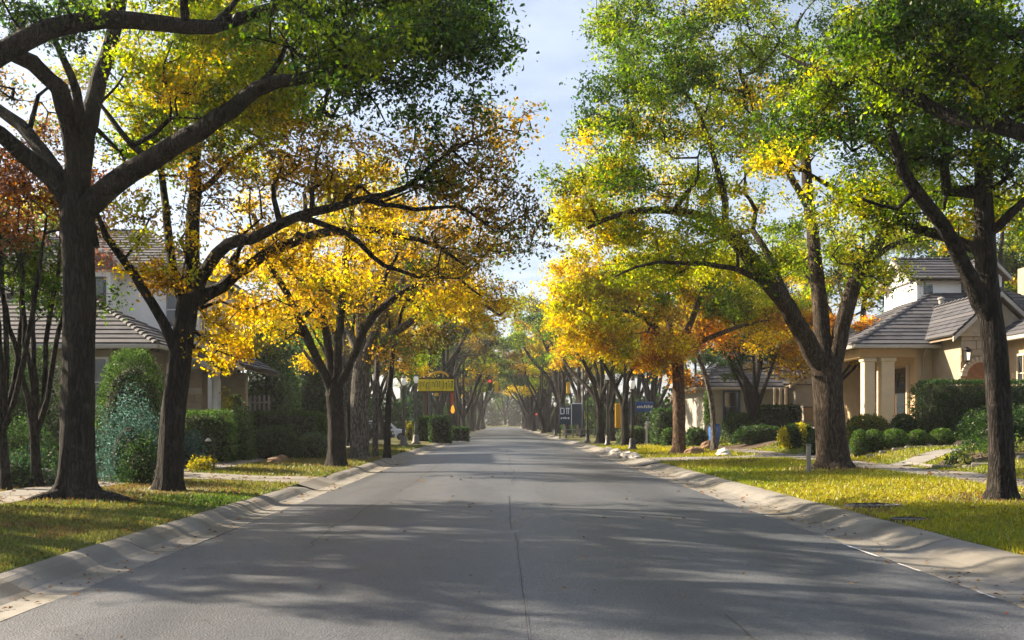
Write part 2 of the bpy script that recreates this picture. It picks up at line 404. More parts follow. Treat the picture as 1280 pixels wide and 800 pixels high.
LG = [(23.4, 26.6), (80.0, 89.0)]; RG = [(36.2, 40.2), (80.0, 89.0)]
kerb('kerb_left', EL, XL, LG, ''); kerb('kerb_right', ER, XR, RG, '')

# pavements: slabs that follow the ground
def sheet(name, fx0, fx1, y0, y1, m, parent=None, lift=.02, nyy=8, nxx=4, thick=.05):
    """a paved sheet between two x-curves, draped over the ground"""
    vs = []; yy = np.linspace(y0, y1, nyy + 1)
    for y in yy:
        a = fx0(y) if callable(fx0) else fx0; b = fx1(y) if callable(fx1) else fx1
        for x in np.linspace(a, b, nxx + 1): vs.append((x, y, G(x, y) + lift))
    n = nxx + 1; top = len(vs)
    vs += [(x, y, z - thick) for x, y, z in vs]
    fs = []
    for i in range(nyy):
        for k in range(nxx): fs.append((i * n + k, i * n + k + 1, (i + 1) * n + k + 1, (i + 1) * n + k))
    ring = [k for k in range(n)] + [i * n + n - 1 for i in range(1, nyy + 1)] + [nyy * n + k for k in range(n - 2, -1, -1)] + [i * n for i in range(nyy - 1, 0, -1)]
    for i in range(len(ring)):
        a, b = ring[i], ring[(i + 1) % len(ring)]; fs.append((a, top + a, top + b, b))
    return MB().add(vs, fs).build(name, m, parent)
SL0, SL1 = -9.6, -8.25; SR0, SR1 = 10.35, 11.65
def pavement(name, x0, x1, gaps):
    root = tag(empty(name), kind='structure'); y = -6.0; k = 0
    while y < 200:
        ln = 1.5 if y < 60 else 12
        if not any(g0 - .1 < y + ln and g1 + .1 > y for g0, g1 in gaps):
            sheet('paving_slab', x0, x1, y, y + ln - .015, M_conc if (k * 7) % 5 else M_conc2, root, lift=.02 + .004 * ((k * 13) % 3), nyy=2 if y < 60 else 8)
        y += ln; k += 1
    return root
pavement('sidewalk_left', SL0, SL1, [(23.9, 26.0), (78, 90)]); pavement('sidewalk_right', SR0, SR1, [(36.6, 39.8), (78, 90)])

def apron(name, xr, xl, g0, g1, xin, m):
    """driveway mouth: rises from the asphalt to the lawn"""
    s = 1 if xl > 0 else -1; vs = []; cols = [(xr, .002, -.02), (xr + s * .35, .012, -.02), (xl, .158, -.02), (xl + s * .04, .165, -.02), (xl + s * 1.2, None, .55)]
    n = 9
    for x, z, inset in cols:
        for i in range(n):
            y = g0 + inset + (g1 - g0 - 2 * inset) * i / (n - 1); vs.append((x, y, z if z is not None else G(x, y) + .022))
    fs = []
    for c in range(len(cols) - 1):
        for i in range(n - 1):
            f = (c * n + i, c * n + i + 1, (c + 1) * n + i + 1, (c + 1) * n + i); fs.append(f if s < 0 else f[::-1])
    o = MB().add(vs, fs).build(name, m); tag(o, kind='structure')
    a, b = sorted((xl + s * 1.2, xin)); k = a
    while k < b - .1:
        e = min(k + 2.4, b)
        sheet('paving_slab', k, e - .015, g0 + .55, g1 - .55, m, o, lift=.022, nyy=4)
        k = e
    return o
apron('driveway_left', EL, XL, 23.4, 26.6, -30, M_conc2); apron('driveway_right', ER, XR, 36.2, 40.2, 15.5, M_conc)
# the cross street
for nm, a, b in (('side_street_left', -60, EL), ('side_street_right', ER, 60)):
    o = MB().add([(a, 80, .008), (b, 80, .008), (b, 89, .008), (a, 89, .008)], [(0, 1, 2, 3)]).build(nm, M_asphalt); tag(o, kind='structure')
# front walks
def path(name, pts, w, m, seg=1.6):
    root = tag(empty(name), kind='structure'); P = [np.array(p, float) for p in pts]
    fine = []
    for i in range(len(P) - 1):
        k = max(1, int(np.linalg.norm(P[i + 1] - P[i]) / .4))
        fine += [P[i] + (P[i + 1] - P[i]) * j / k for j in range(k)]
    fine.append(P[-1]); step = max(2, int(seg / .4))
    for i in range(0, len(fine) - 1, step):
        ch = fine[i:i + step + 1]
        if len(ch) < 2: continue
        vs = []
        for j, p in enumerate(ch):
            d = (ch[min(j + 1, len(ch) - 1)] - ch[max(j - 1, 0)]); d /= np.linalg.norm(d); nrm = np.array((-d[1], d[0]))
            if j == len(ch) - 1: p = p - d * .012
            for s in (-.5, 0, .5):
                q = p + nrm * s * w; vs.append((q[0], q[1], G(*q) + .027))
        top = len(vs); vs += [(x, y, z - .05) for x, y, z in vs]; fs = []
        for j in range(len(ch) - 1):
            for k in range(2): fs.append((j * 3 + k, j * 3 + 3 + k, j * 3 + 4 + k, j * 3 + 1 + k))
            fs.append((j * 3, top + j * 3, top + j * 3 + 3, j * 3 + 3)); fs.append((j * 3 + 5, top + j * 3 + 5, top + j * 3 + 2, j * 3 + 2))
        MB().add(vs, fs).build('paving_slab', m, root)
    return root
path('front_path_right', [(11.7, 29.3), (13.2, 30.6), (15.2, 31.5), (17.6, 31.9), (20.5, 32.2), (22.5, 34.5), (22.8, 37.6)], 1.2, M_conc)
path('front_path_left', [(-9.6, 31.5), (-10.6, 32.6), (-11.4, 34.6), (-11.9, 37), (-12.2, 40)], 1.1, M_conc2)
# ------------------------------------------------------------------ houses and garden walls
M_tile = mat('roof_tile', (0.05, 0.052, 0.062), (0.085, 0.085, 0.095), 0.75, 2.5, 0.5, 14, c3=(0.04, 0.04, 0.047), scale3=1.2)
M_tile2 = mat('roof_tile_worn', (0.065, 0.066, 0.075), (0.10, 0.098, 0.105), 0.8, 2.5, 0.5, 14, c3=(0.08, 0.075, 0.08), scale3=1.2)
M_fascia = mat('fascia', (0.42, 0.38, 0.33), (0.34, 0.31, 0.27), 0.6, 3)
M_soffit = mat('soffit', (0.24, 0.18, 0.12), (0.19, 0.14, 0.10), 0.8, 3)
M_white = mat('white_stucco', (0.80, 0.80, 0.80), (0.72, 0.72, 0.72), 0.9, 1.4, 0.15, 50)
M_tan = mat('tan_stucco', (0.56, 0.41, 0.25), (0.49, 0.35, 0.21), 0.9, 1.5, 0.2, 50)
M_cream = mat('cream_trim', (0.62, 0.52, 0.38), (0.54, 0.45, 0.33), 0.8, 2)
M_stone = mat('limestone', (0.40, 0.33, 0.25), (0.30, 0.25, 0.19), 0.9, 2.5, 0.6, 12, c3=(0.34, 0.27, 0.19), scale3=1.5)
M_stone2 = mat('limestone_dark', (0.33, 0.27, 0.20), (0.25, 0.2, 0.15), 0.9, 2.5, 0.6, 12)
M_stone3 = mat('limestone_pale', (0.46, 0.40, 0.32), (0.38, 0.32, 0.25), 0.9, 2.5, 0.6, 12)
M_brick = mat('brown_brick', (0.26, 0.13, 0.07), (0.19, 0.09, 0.05), 0.9, 6, 0.5, 20)
M_mortar = mat('mortar', (0.30, 0.26, 0.22), (0.25, 0.22, 0.18), 0.95, 5)
M_frame = mat('window_paint', (0.70, 0.70, 0.69), (0.6, 0.6, 0.6), 0.5, 3)
M_dframe = mat('dark_window_paint', (0.03, 0.05, 0.045), (0.04, 0.06, 0.055), 0.5, 3)
M_glass = mat('window_glass', (0.02, 0.028, 0.035), (0.03, 0.038, 0.045), 0.06, 1.0, spec=0.8)
M_wood = mat('dark_timber', (0.09, 0.045, 0.025), (0.06, 0.03, 0.018), 0.7, 4, 0.3, 20, stretch=(1, 1, .2))
M_grey = mat('grey_block', (0.36, 0.34, 0.31), (0.28, 0.27, 0.25), 0.9, 2, 0.4, 20)

def rebase(o, loc):
    o.location = loc
    for ch in o.children: ch.location = [a - b for a, b in zip(ch.location, loc)]

def slope(roof, A, B, Cc, Dd, n, m=None, cap_sides=True, rows=True):
    """tile courses on one roof slope; A-B is the eave, Dd above A, Cc above B"""
    A, B, Cc, Dd = [np.array(p, float) for p in (A, B, Cc, Dd)]
    nrm = np.cross(B - A, Dd - A); nrm /= np.linalg.norm(nrm)
    if nrm[2] < 0: nrm = -nrm
    for i in range(n):
        t0, t1 = i / n, min(1, (i + 1.25) / n)
        l0, r0 = A + (Dd - A) * t0, B + (Cc - B) * t0; l1, r1 = A + (Dd - A) * t1, B + (Cc - B) * t1
        if np.linalg.norm(r1 - l1) < .05: r1 = l1 + (r0 - l0) * .04
        v = [l0 + nrm * .02, r0 + nrm * .02, r1 + nrm * .012, l1 + nrm * .012, l0 + nrm * .085, r0 + nrm * .085, r1 + nrm * .035, l1 + nrm * .035]
        MB().add(v, [(3, 2, 1, 0), (4, 5, 6, 7), (0, 1, 5, 4), (1, 2, 6, 5), (2, 3, 7, 6), (3, 0, 4, 7)]).build('roof_course', (m or M_tile) if i % 4 else M_tile2, roof)

def caps(roof, P0, P1, n, r=.13, m=None):
    P0, P1 = np.array(P0, float), np.array(P1, float); d = P1 - P0; L = np.linalg.norm(d); d /= L
    side = np.cross(d, (0, 0, 1)); side /= np.linalg.norm(side); up = np.cross(side, d)
    me = None; ln = L / n
    vs = []
    for t, k in ((-.02, 1.12), (ln + .05, .86)):
        for a in np.linspace(0, pi, 6): vs.append(d * t + side * cos(a) * r * k + up * (sin(a) * r * k * .8 + .05 * (k > 1)))
    fs = [(i, i + 1, 7 + i, 6 + i) for i in range(5)] + [tuple(range(5, -1, -1)), tuple(range(6, 12))]
    me = MB().add(vs, fs).mesh('hip_tile')
    for i in range(n):
        link('hip_tile', me, m or M_tile2, roof, P0 + d * ln * i)

def roof_deck(name, polys, parent, m=None, drop=.0):
    b = MB()
    for p in polys:
        p = [np.array(q, float) - (0, 0, drop) for q in p]
        b.add(p, [tuple(range(len(p)))]); b.add([q - (0, 0, .14) for q in p], [tuple(range(len(p) - 1, -1, -1))])
    return b.build(name, m or M_soffit, parent)

def hip(house, x0, x1, y0, y1, ze, zr, rx0, rx1, n=14, sides='flr', ridge_caps=True):
    """hip roof with its ridge along x from rx0 to rx1"""
    ym = (y0 + y1) / 2
    a, b, c, d = (x0, y0, ze), (x1, y0, ze), (x1, y1, ze), (x0, y1, ze); e, f = (rx0, ym, zr), (rx1, ym, zr)
    r = roof_deck('roof', [(a, b, f, e), (c, d, e, f), (d, a, e), (b, c, f)], house)
    if 'f' in sides: slope(r, a, b, f, e, n)
    if 'l' in sides: slope(r, d, a, e, e, n)
    if 'r' in sides: slope(r, b, c, f, f, n)
    if 'l' in sides: caps(r, a, e, 16)
    if 'r' in sides: caps(r, b, f, 16)
    if ridge_caps: caps(r, e, f, max(4, int((rx1 - rx0) / .42)))
    g = MB(); 
    g.box(((x0 + x1) / 2, y0 - .02, ze - .08), (x1 - x0 + .1, .14, .17), 0, .03)
    g.box((x0 - .02, ym, ze - .08), (.14, y1 - y0 - .16, .17), 0, .03); g.box((x1 + .02, ym, ze - .08), (.14, y1 - y0 - .16, .17), 0, .03)
    g.build('gutter', M_fascia, r)
    return r

def gable(house, x0, x1, y0, y1, ze, zr, axis='y', n=10, m_wall=None, ov=.35):
    """gable roof; axis is the way the ridge runs"""
    if axis == 'y':
        xm = (x0 + x1) / 2; a, b, c, d = (x0, y0, ze), (x0, y1, ze), (x1, y1, ze), (x1, y0, ze); e, f = (xm, y0, zr), (xm, y1, zr)
        r = roof_deck('roof', [(a, b, f, e), (c, d, e, f)], house); slope(r, a, b, f, e, n); slope(r, d, c, f, e, n)
        tri = [(x0 + ov, y0 + ov, ze), (x1 - ov, y0 + ov, ze), (xm, y0 + ov, zr - (zr - ze) * ov / (xm - x0))]
        t2 = (0, .12, 0)
        bars = [((x0, y0, ze - .05), (xm, y0, zr - .05)), ((x1, y0, ze - .05), (xm, y0, zr - .05))]
    else:
        ym = (y0 + y1) / 2; a, b, c, d = (x0, y0, ze), (x1, y0, ze), (x1, y1, ze), (x0, y1, ze); e, f = (x0, ym, zr), (x1, ym, zr)
        r = roof_deck('roof', [(a, b, f, e), (c, d, e, f)], house); slope(r, a, b, f, e, n); slope(r, d, c, f, e, n)
        tri = [(x0 + ov, y0 + ov, ze), (x0 + ov, y1 - ov, ze), (x0 + ov, ym, zr - (zr - ze) * ov / (ym - y0))]
        t2 = (.12, 0, 0)
        bars = [((x0, y0, ze - .05), (x0, ym, zr - .05)), ((x0, y1, ze - .05), (x0, ym, zr - .05))]
    caps(r, e, f, max(3, int(np.linalg.norm(np.array(f) - np.array(e)) / .4)))
    if m_wall: MB().prism(tri, t2).build('gable_wall', m_wall, house)
    for p, q in bars:
        p, q = np.array(p), np.array(q); off = (0, -.04, 0) if axis == 'y' else (-.04, 0, 0); th = (0, .1, 0) if axis == 'y' else (.1, 0, 0)
        MB().prism([p + off, q + off, q + off + (0, 0, -.2), p + off + (0, 0, -.2)], th).build('barge_board', M_fascia, r)
    return r

def window(house, xc, y, zc, w, h, m=None, cols=2, rows=2, face='-y', arched=False):
    """frame proud of the wall, panes set back inside it"""
    m = m or M_frame; t = .09
    o = empty('window', (xc, y, zc), {'-y': 0, '-x': -pi / 2, '+x': pi / 2}[face], house)
    f = MB()
    f.b2(-w / 2, w / 2, -.07, .05, -h / 2 - .10, -h / 2); f.b2(-w / 2 - .06, w / 2 + .06, -.12, .05, -h / 2 - .16, -h / 2 - .10)
    f.b2(-w / 2 - t, -w / 2, -.07, .05, -h / 2 - .10, h / 2 + t); f.b2(w / 2, w / 2 + t, -.07, .05, -h / 2 - .10, h / 2 + t)
    if not arched: f.b2(-w / 2, w / 2, -.07, .05, h / 2, h / 2 + t)
    else:
        arc = [(-w / 2 * cos(a), h / 2 + w / 2 * sin(a)) for a in np.linspace(0, pi, 11)]
        for (x0, z0), (x1, z1) in zip(arc[:-1], arc[1:]): f.prism([(x0, -.07, z0), (x1, -.07, z1), (x1 * 1.18, -.07, h / 2 + (z1 - h / 2) * 1.18), (x0 * 1.18, -.07, h / 2 + (z0 - h / 2) * 1.18)], (0, .12, 0))
        MB().prism([(x, -.012, z) for x, z in arc], (0, .03, 0)).build('pane', M_glass, o)
    for i in range(1, cols): x = -w / 2 + w * i / cols; f.b2(x - .022, x + .022, -.05, .03, -h / 2, h / 2)
    for j in range(1, rows):
        z = -h / 2 + h * j / rows
        for i in range(cols): f.b2(-w / 2 + w * i / cols + (.022 if i else 0), -w / 2 + w * (i + 1) / cols - (.022 if i < cols - 1 else 0), -.046, .03, z - .02, z + .02)
    f.build('frame', m, o)
    for i in range(cols):
        for j in range(rows):
            MB().b2(-w / 2 + w * i / cols + .023, -w / 2 + w * (i + 1) / cols - .023, -.015, .01, -h / 2 + h * j / rows + .021, -h / 2 + h * (j + 1) / rows - .021).build('pane', M_glass, o)
    return o

def stone_face(parent, x0, x1, y, z0, z1, seed, hole=None, ch=.34, depth=.06):
    """courses of cut stone blocks laid over a wall face (facing -y)"""
    rg = random.Random(seed); z = z0
    while z < z1 - .05:
        h = min(ch * rg.uniform(.8, 1.15), z1 - z); x = x0
        while x < x1 - .02:
            w = rg.uniform(.38, .8); w = min(w, x1 - x)
            if x1 - x - w < .2: w = x1 - x
            if not (hole and hole(x + w / 2, z + h / 2)):
                d = depth * rg.uniform(.6, 1.2)
                MB().box((x + w / 2, y - d / 2, z + h / 2), (w - .018, d, h - .018), 0, .012).build('stone_block', rg.choice((M_stone, M_stone, M_stone2, M_stone3)), parent)
            x += w
        z += h

# --- house on the right: tan stucco, open porch, stone bay, grey tiled roofs
hr = empty('house'); tag(hr, 'tan stucco house with grey tiled hip roof and columned porch', 'house')
MB().b2(19.15, 31, 46.4, 58, .6, 5.02).build('wall', M_tan, hr)
MB().b2(16.5, 19.15, 46.1, 58, 1.0, 1.36).build('porch_floor', M_conc2, hr)
MB().b2(16.5, 19.1, 46.15, 46.6, 4.62, 5.02).build('porch_beam', M_tan, hr)
MB().b2(16.5, 16.95, 46.62, 57.5, 4.62, 5.02).build('porch_beam', M_tan, hr)
for x, y, w in ((16.95, 46.4, .5), (17.78, 46.38, .62), (16.75, 52, .5)):
    c = MB().b2(x - w / 2, x + w / 2, y - w / 2, y + w / 2, 1.36, 4.62, .03).build('porch_column', M_cream, hr)
    MB().b2(x - w / 2 - .07, x + w / 2 + .07, y - w / 2 - .07, y + w / 2 + .07, 1.362, 1.62, .03).build('column_base', M_cream, c)
    MB().b2(x - w / 2 - .06, x + w / 2 + .06, y - w / 2 - .06, y + w / 2 + .06, 4.42, 4.60, .03).build('column_cap', M_cream, c)
dr = MB().b2(19.06, 19.14, 47.1, 49.7, 1.38, 4.2).build('added_door', M_wood, hr)  # dark door added on the side wall to stand for the porch's dark opening
for y in (47.3, 48.5): MB().b2(19.03, 19.058, y, y + 1.0, 2.0, 3.95).build('pane', M_glass, dr)
MB().b2(19.0, 19.14, 46.98, 47.09, 1.37, 4.32).build('added_door_trim', M_cream, hr); MB().b2(19.0, 19.14, 49.71, 49.82, 1.37, 4.32).build('added_door_trim', M_cream, hr)
window(hr, 19.13, 52.4, 3.0, 1.6, 1.9, M_dframe, 2, 2, face='-x')
hip(hr, 16.0, 31.6, 45.45, 59.1, 5.15, 8.58, 22.8, 26, 16, 'fl')
window(hr, 20.75, 46.38, 3.9, .5, 1.2, M_dframe, 1, 2)
# stone bay with a brick arch
MB().b2(19.95, 23.0, 43.5, 46.38, .6, 5.35).build('wall', M_stone, hr)
stone_face(hr, 19.95, 23.0, 43.5, .9, 5.35, 3, hole=lambda x, z: (abs(x - 20.8) < .75 and z < 3.6) or math.hypot(x - 20.8, z - 3.6) < .78)
arch = [(20.8 + .62 * cos(a), 43.46, 3.6 + .62 * sin(a)) for a in np.linspace(0, pi, 13)] + [(20.18, 43.46, 1.2), (21.42, 43.46, 1.2)]
MB().prism(arch, (0, .04, 0)).build('arch_panel', M_brick, hr)
for i in range(13):
    a = pi * (i + .5) / 13; o = MB().box((0, 0, 0), (.16, .14, .24), 0, .01).build('arch_stone', M_stone3, hr, loc=(20.8 + .74 * cos(a), 43.43, 3.6 + .74 * sin(a)))
    o.rotation_euler = (0, pi / 2 - a, 0)
gable(hr, 19.4, 23.6, 43.0, 50, 5.35, 7.3, 'y', 9, M_stone)
# front wing beside it
MB().b2(21.75, 32, 38, 43.3, .6, 5.12).build('wall', M_tan, hr)
hip(hr, 21.2, 32.6, 37.4, 44.2, 5.2, 7.6, 24.6, 29, 11, 'fl')
window(hr, 23.0, 37.98, 3.4, .55, 2.3, M_cream, 1, 3, arched=True)
window(hr, 25.6, 37.98, 3.3, 1.2, 1.9, M_cream, 2, 3)
window(hr, 21.73, 41.6, 3.3, .8, 2.2, M_cream, 2, 3, face='-x')
# upper dormers
MB().b2(21.4, 23.7, 51.6, 56, 6.2, 9.0).build('dormer_wall', M_white, hr)
gable(hr, 20.9, 23.95, 51.2, 56, 8.98, 10.35, 'x', 7, M_white)
window(hr, 21.95, 51.58, 8.2, .5, 1.1, M_frame, 1, 2)
MB().b2(23.96, 25.3, 50.6, 54, 6.0, 9.0).build('dormer_wall', M_white, hr)
gable(hr, 23.6, 25.65, 50.2, 54.4, 8.95, 10.0, 'y', 6, M_white)
window(hr, 24.6, 50.58, 8.0, .35, 1.3, M_wood, 1, 2)
for x, y, z1 in ((19.5, 46.34, 4.95), (21.9, 37.94, 5.0), (30.0, 37.94, 5.0)):
    MB().tube([(x, y - .05, 1.1), (x, y - .05, z1 - .35), (x, y - .3, z1 - .1), (x, y - .55, z1 + .02)], .045, 8).build('downpipe', M_fascia, hr, True)
MB().lathe([(.12, 0), (.12, .45), (.17, .47), (.17, .55), (.02, .6)], (21.6, 49.2, 7.2), 10).build('roof_vent', M_grey, hr)
MB().b2(27.5, 28.4, 52.5, 53.3, 8.0, 9.8).build('chimney', M_stone, hr)
ln_ = empty('wall_lantern', (20.1, 43.2, 4.5), 0, hr)
MB().lathe([(.05, -.30), (.12, -.22), (.16, .16), (.10, .2), (.2, .24), (.03, .38)], n=6).build('lantern_cage', M_black, ln_)
MB().lathe([(.09, -.2), (.135, .12)], n=6, c=(0, -.035, 0)).build('lantern_glass', mat('lantern_glass', (.8, .75, .6), (.8, .75, .6), .3, emit=((1, .85, .6), .5)), ln_)

# --- the low house beyond it on the right
rebase(hr, (19, 46, 1.2))
hb = empty('house'); tag(hb, 'low shaded house with plain grey shingle roof behind the orange trees', 'house')
MB().b2(12.6, 20.2, 62.6, 70, .6, 3.75).build('wall', M_grey, hb)
hip(hb, 12.0, 20.9, 62.0, 70.6, 3.8, 6.6, 15.6, 17.2, 11, 'fl')
gable(hb, 17.4, 23.8, 60.6, 66, 3.95, 6.3, 'y', 9, M_grey)
MB().b2(17.9, 23.3, 61.2, 62.5, .6, 3.9).build('wall', M_grey, hb)
window(hb, 14.3, 62.58, 2.6, .9, 1.8, mat('blue_door_paint', (.04, .09, .2), (.03, .07, .16), .4, 3), 1, 2)
for x in (16.6, 16.95, 17.3): MB().b2(x - .07, x + .07, 61.0, 61.15, .9, 3.72, .02).build('porch_post', M_cream, hb)
rebase(hb, (16, 63, 1.0))
gw = empty('garden_wall', (20, 58, 1.2)); tag(gw, 'low pale block garden wall between the two houses behind the thick trunk', 'wall')
MB().b2(-2.6, 3.2, -.15, .15, -.4, 1.25).build('wall_core', M_mortar, gw)
rg_ = random.Random(4)
for j in range(4):
    x = -2.6 - .2 * (j % 2)
    while x < 3.2:
        a, b = max(x, -2.6), min(x + .8, 3.2)
        if b - a > .1: MB().b2(a + .008, b - .008, -.19, -.14, -.35 + .4 * j + .008, .05 + .4 * j - .008, .012).build('stone_block', rg_.choice((M_grey, M_stone3, M_stone)), gw)
        x += .8
MB().b2(-2.65, 3.25, -.24, .24, 1.25, 1.37, .02).build('coping', M_conc, gw)

# --- two-storey white house on the left
hl = empty('house'); tag(hl, 'white two-storey house with grey tiled roofs behind the big dark trunk', 'house')
MB().b2(-24, -14.35, 44.2, 54, .4, 8.45).build('wall', M_white, hl)
hip(hl, -24.6, -13.75, 43.6, 54.6, 8.5, 11.0, -21, -17.5, 13, 'fr')
window(hl, -14.75, 44.18, 6.6, .45, 1.5, M_frame, 1, 2)
window(hl, -21.5, 44.18, 6.6, 1.2, 1.5, M_frame, 2, 2)
window(hl, -14.33, 47.5, 6.6, 1.0, 1.5, M_frame, 2, 2, face='+x')
MB().b2(-18.6, -17.0, 43.0, 44.18, 4.6, 8.2).build('bay_wall', M_white, hl)
window(hl, -17.45, 42.98, 7.0, .35, 1.6, M_dframe, 1, 2)
bay = empty('bay_roof', (-17.8, 42.7, 8.2), 0, hl)
arc = [(1.25 * cos(a) * 1.05, 0, .75 * sin(a) ** 1.5) for a in np.linspace(pi, 0, 15)]
MB().prism(arc, (0, 1.6, 0)).build('curved_gable', M_tile2, bay)
arc2 = [np.array((1.36 * cos(a) * 1.05, -.02, .84 * sin(a) ** 1.5 - .03)) for a in np.linspace(pi, 0, 19)]
MB().tube(arc2, .09, 6).build('gable_trim', M_fascia, bay)
for x in (-14.5, -23.8): MB().tube([(x, 44.12, .9), (x, 44.12, 8.1), (x, 43.7, 8.4)], .045, 8).build('downpipe', M_fascia, hl, True)
# single storey front with hip roof
MB().b2(-30, -13.4, 37.2, 44.18, .4, 4.32).build('wall', M_stone2, hl)
hip(hl, -30.6, -12.75, 36.5, 44.1, 4.47, 6.45, -27, -16.5, 10, 'fr')
window(hl, -15.4, 37.18, 3.1, 1.1, 1.7, M_frame, 2, 2)
window(hl, -18.4, 37.18, 2.6, .75, 1.5, M_frame, 1, 2, arched=True)
window(hl, -22.4, 37.18, 2.8, 1.4, 1.7, M_frame, 2, 2)
stone_face(hl, -14.6, -13.4, 37.2, .7, 4.2, 8)
# stone entrance on its right end
MB().b2(-12.95, -12.2, 40.2, 41.0, .4, 3.9).build('entrance_pier', M_stone2, hl)
stone_face(hl, -12.95, -12.2, 40.2, .7, 3.85, 5, hole=lambda x, z: False)
MB().b2(-12.0, -10.95, 42.2, 42.6, .4, 3.7).build('entrance_wall', M_stone, hl)
stone_face(hl, -12.0, -10.95, 42.2, .7, 3.6, 6, hole=lambda x, z: abs(x + 11.4) < .3 and z < 2.8)
MB().b2(-11.68, -11.12, 42.15, 42.19, .8, 2.75).build('entrance_door', M_wood, hl)
MB().lathe([(.2, .8), (.2, 1.0), (.13, 1.05), (.12, 3.3), (.2, 3.4), (.2, 3.6)], (-11.75, 40.45, 0), 14).build('entrance_column', M_frame, hl, True)
MB().b2(-13.2, -10.9, 40.25, 40.7, 3.6, 3.82).build('entrance_beam', M_soffit, hl)
gable(hl, -15.6, -10.4, 39.8, 46, 3.85, 5.35, 'y', 9, None)
gable(hl, -15.2, -11.2, 39.2, 40.6, 3.72, 4.85, 'y', 7, M_stone3)

rebase(hl, (-18, 42, .85))
pf = empty('picket_fence', (-12.2, 47, .8)); tag(pf, 'pale grey picket fence beside the stone entrance of the white house', 'fence')
for z in (.5, 1.7): MB().b2(-.1, 1.2, .02, .06, z, z + .08).build('rail', M_grey, pf)
pm = MB().add([(-.05, -.02, 0), (.05, -.02, 0), (.05, -.02, 2.0), (0, -.02, 2.12), (-.05, -.02, 2.0), (-.05, .015, 0), (.05, .015, 0), (.05, .015, 2.0), (0, .015, 2.12), (-.05, .015, 2.0)],
      [(0, 1, 2, 3, 4), (9, 8, 7, 6, 5), (0, 5, 6, 1), (1, 6, 7, 2), (2, 7, 8, 3), (3, 8, 9, 4), (4, 9, 5, 0)]).mesh('picket')
for i in range(6): link('picket', pm, M_grey, pf, (i * .22, 0, 0))

# ------------------------------------------------------------------ trees
M_leaf = leaf_mat('leaf', 0.58); M_bark = bark_mat('bark_grey', (0.036, 0.03, 0.027), (0.022, 0.02, 0.018))
M_bark2 = bark_mat('bark_brown', (0.15, 0.095, 0.06), (0.10, 0.06, 0.04)); M_bark3 = bark_mat('bark_pale', (0.17, 0.155, 0.14), (0.11, 0.1, 0.09))
M_bark4 = bark_mat('bark_warm', (0.075, 0.054, 0.038), (0.045, 0.034, 0.026))
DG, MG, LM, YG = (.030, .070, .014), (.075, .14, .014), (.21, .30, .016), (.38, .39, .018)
GO, AM, OR, RU = (.62, .455, .012), (.42, .25, .018), (.48, .19, .014), (.28, .10, .018)
OB, BG, PK = (.16, .12, .03), (.035, .075, .045), (.26, .12, .08)

def catmull(P, step):
    P = np.array(P, float); out = []
    Q = np.vstack([2 * P[0] - P[1], P, 2 * P[-1] - P[-2]])
    for i in range(1, len(Q) - 2):
        n = max(1, int(np.linalg.norm(Q[i + 1, :3] - Q[i, :3]) / step))
        for k in range(n):
            t = k / n; a, b, c, d = Q[i - 1], Q[i], Q[i + 1], Q[i + 2]
            out.append(.5 * (2 * b + (c - a) * t + (2 * a - 5 * b + 4 * c - d) * t * t + (-a + 3 * b - 3 * c + d) * t ** 3))
    out.append(P[-1]); o = np.array(out); o[:, 3] = np.maximum(o[:, 3], .01); return o

def rings(pos, dirs, rad, n, seed, rough):
    ref = np.array((.23, .93, -.29)); ref /= np.linalg.norm(ref)
    u = np.cross(dirs, ref); u /= np.linalg.norm(u, axis=1)[:, None] + 1e-9; w = np.cross(dirs, u)
    a = np.arange(n) * 2 * pi / n
    rr = np.repeat(rad[:, None], n, 1)
    if rough:
        h = pos[:, 2:3]
        k = np.clip(rad[:, None] / .12, 0, 1)
        flare = np.clip(1.2 - (h - h.min()) / .75, 0, 1.2) ** 2
        rr = rr * (1 + k * (.045 * np.sin(3 * a + h * 1.3 + seed) + .035 * np.sin(5 * a - h * 2.1 + 2 * seed) + .02 * np.sin(9 * a + h * 5)) + flare * (.14 * np.sin(4 * a + seed) + .10 * np.sin(7 * a + 2.3 * seed)))
    return pos[:, None, :] + rr[:, :, None] * (np.cos(a)[None, :, None] * u[:, None, :] + np.sin(a)[None, :, None] * w[:, None, :])

def make_leaves(cen, size, tint, rg, aspect=.55, droop=.25):
    n = len(cen)
    u = rg.normal(size=(n, 3)); u[:, 2] -= droop; u /= np.linalg.norm(u, axis=1)[:, None]
    v = np.cross(u, rg.normal(size=(n, 3))); v /= np.linalg.norm(v, axis=1)[:, None] + 1e-9
    w = np.cross(u, v); L = (size * rg.uniform(.55, 1.4, n))[:, None]; B = L * aspect * .5
    p0 = cen - u * L * .5; p2 = cen + u * L * .5; mid = cen + u * L * -.05 + w * L * .10
    co = np.stack([p0, mid + v * B, p2, mid - v * B], 1).reshape(-1, 3)
    q = np.arange(4 * n).reshape(n, 4)
    return co, q

def palette_pick(pal, n, rg):
    w = np.array([p[0] for p in pal], float); c = np.array([p[1] for p in pal])
    return c[rg.choice(len(pal), n, p=w / w.sum())]

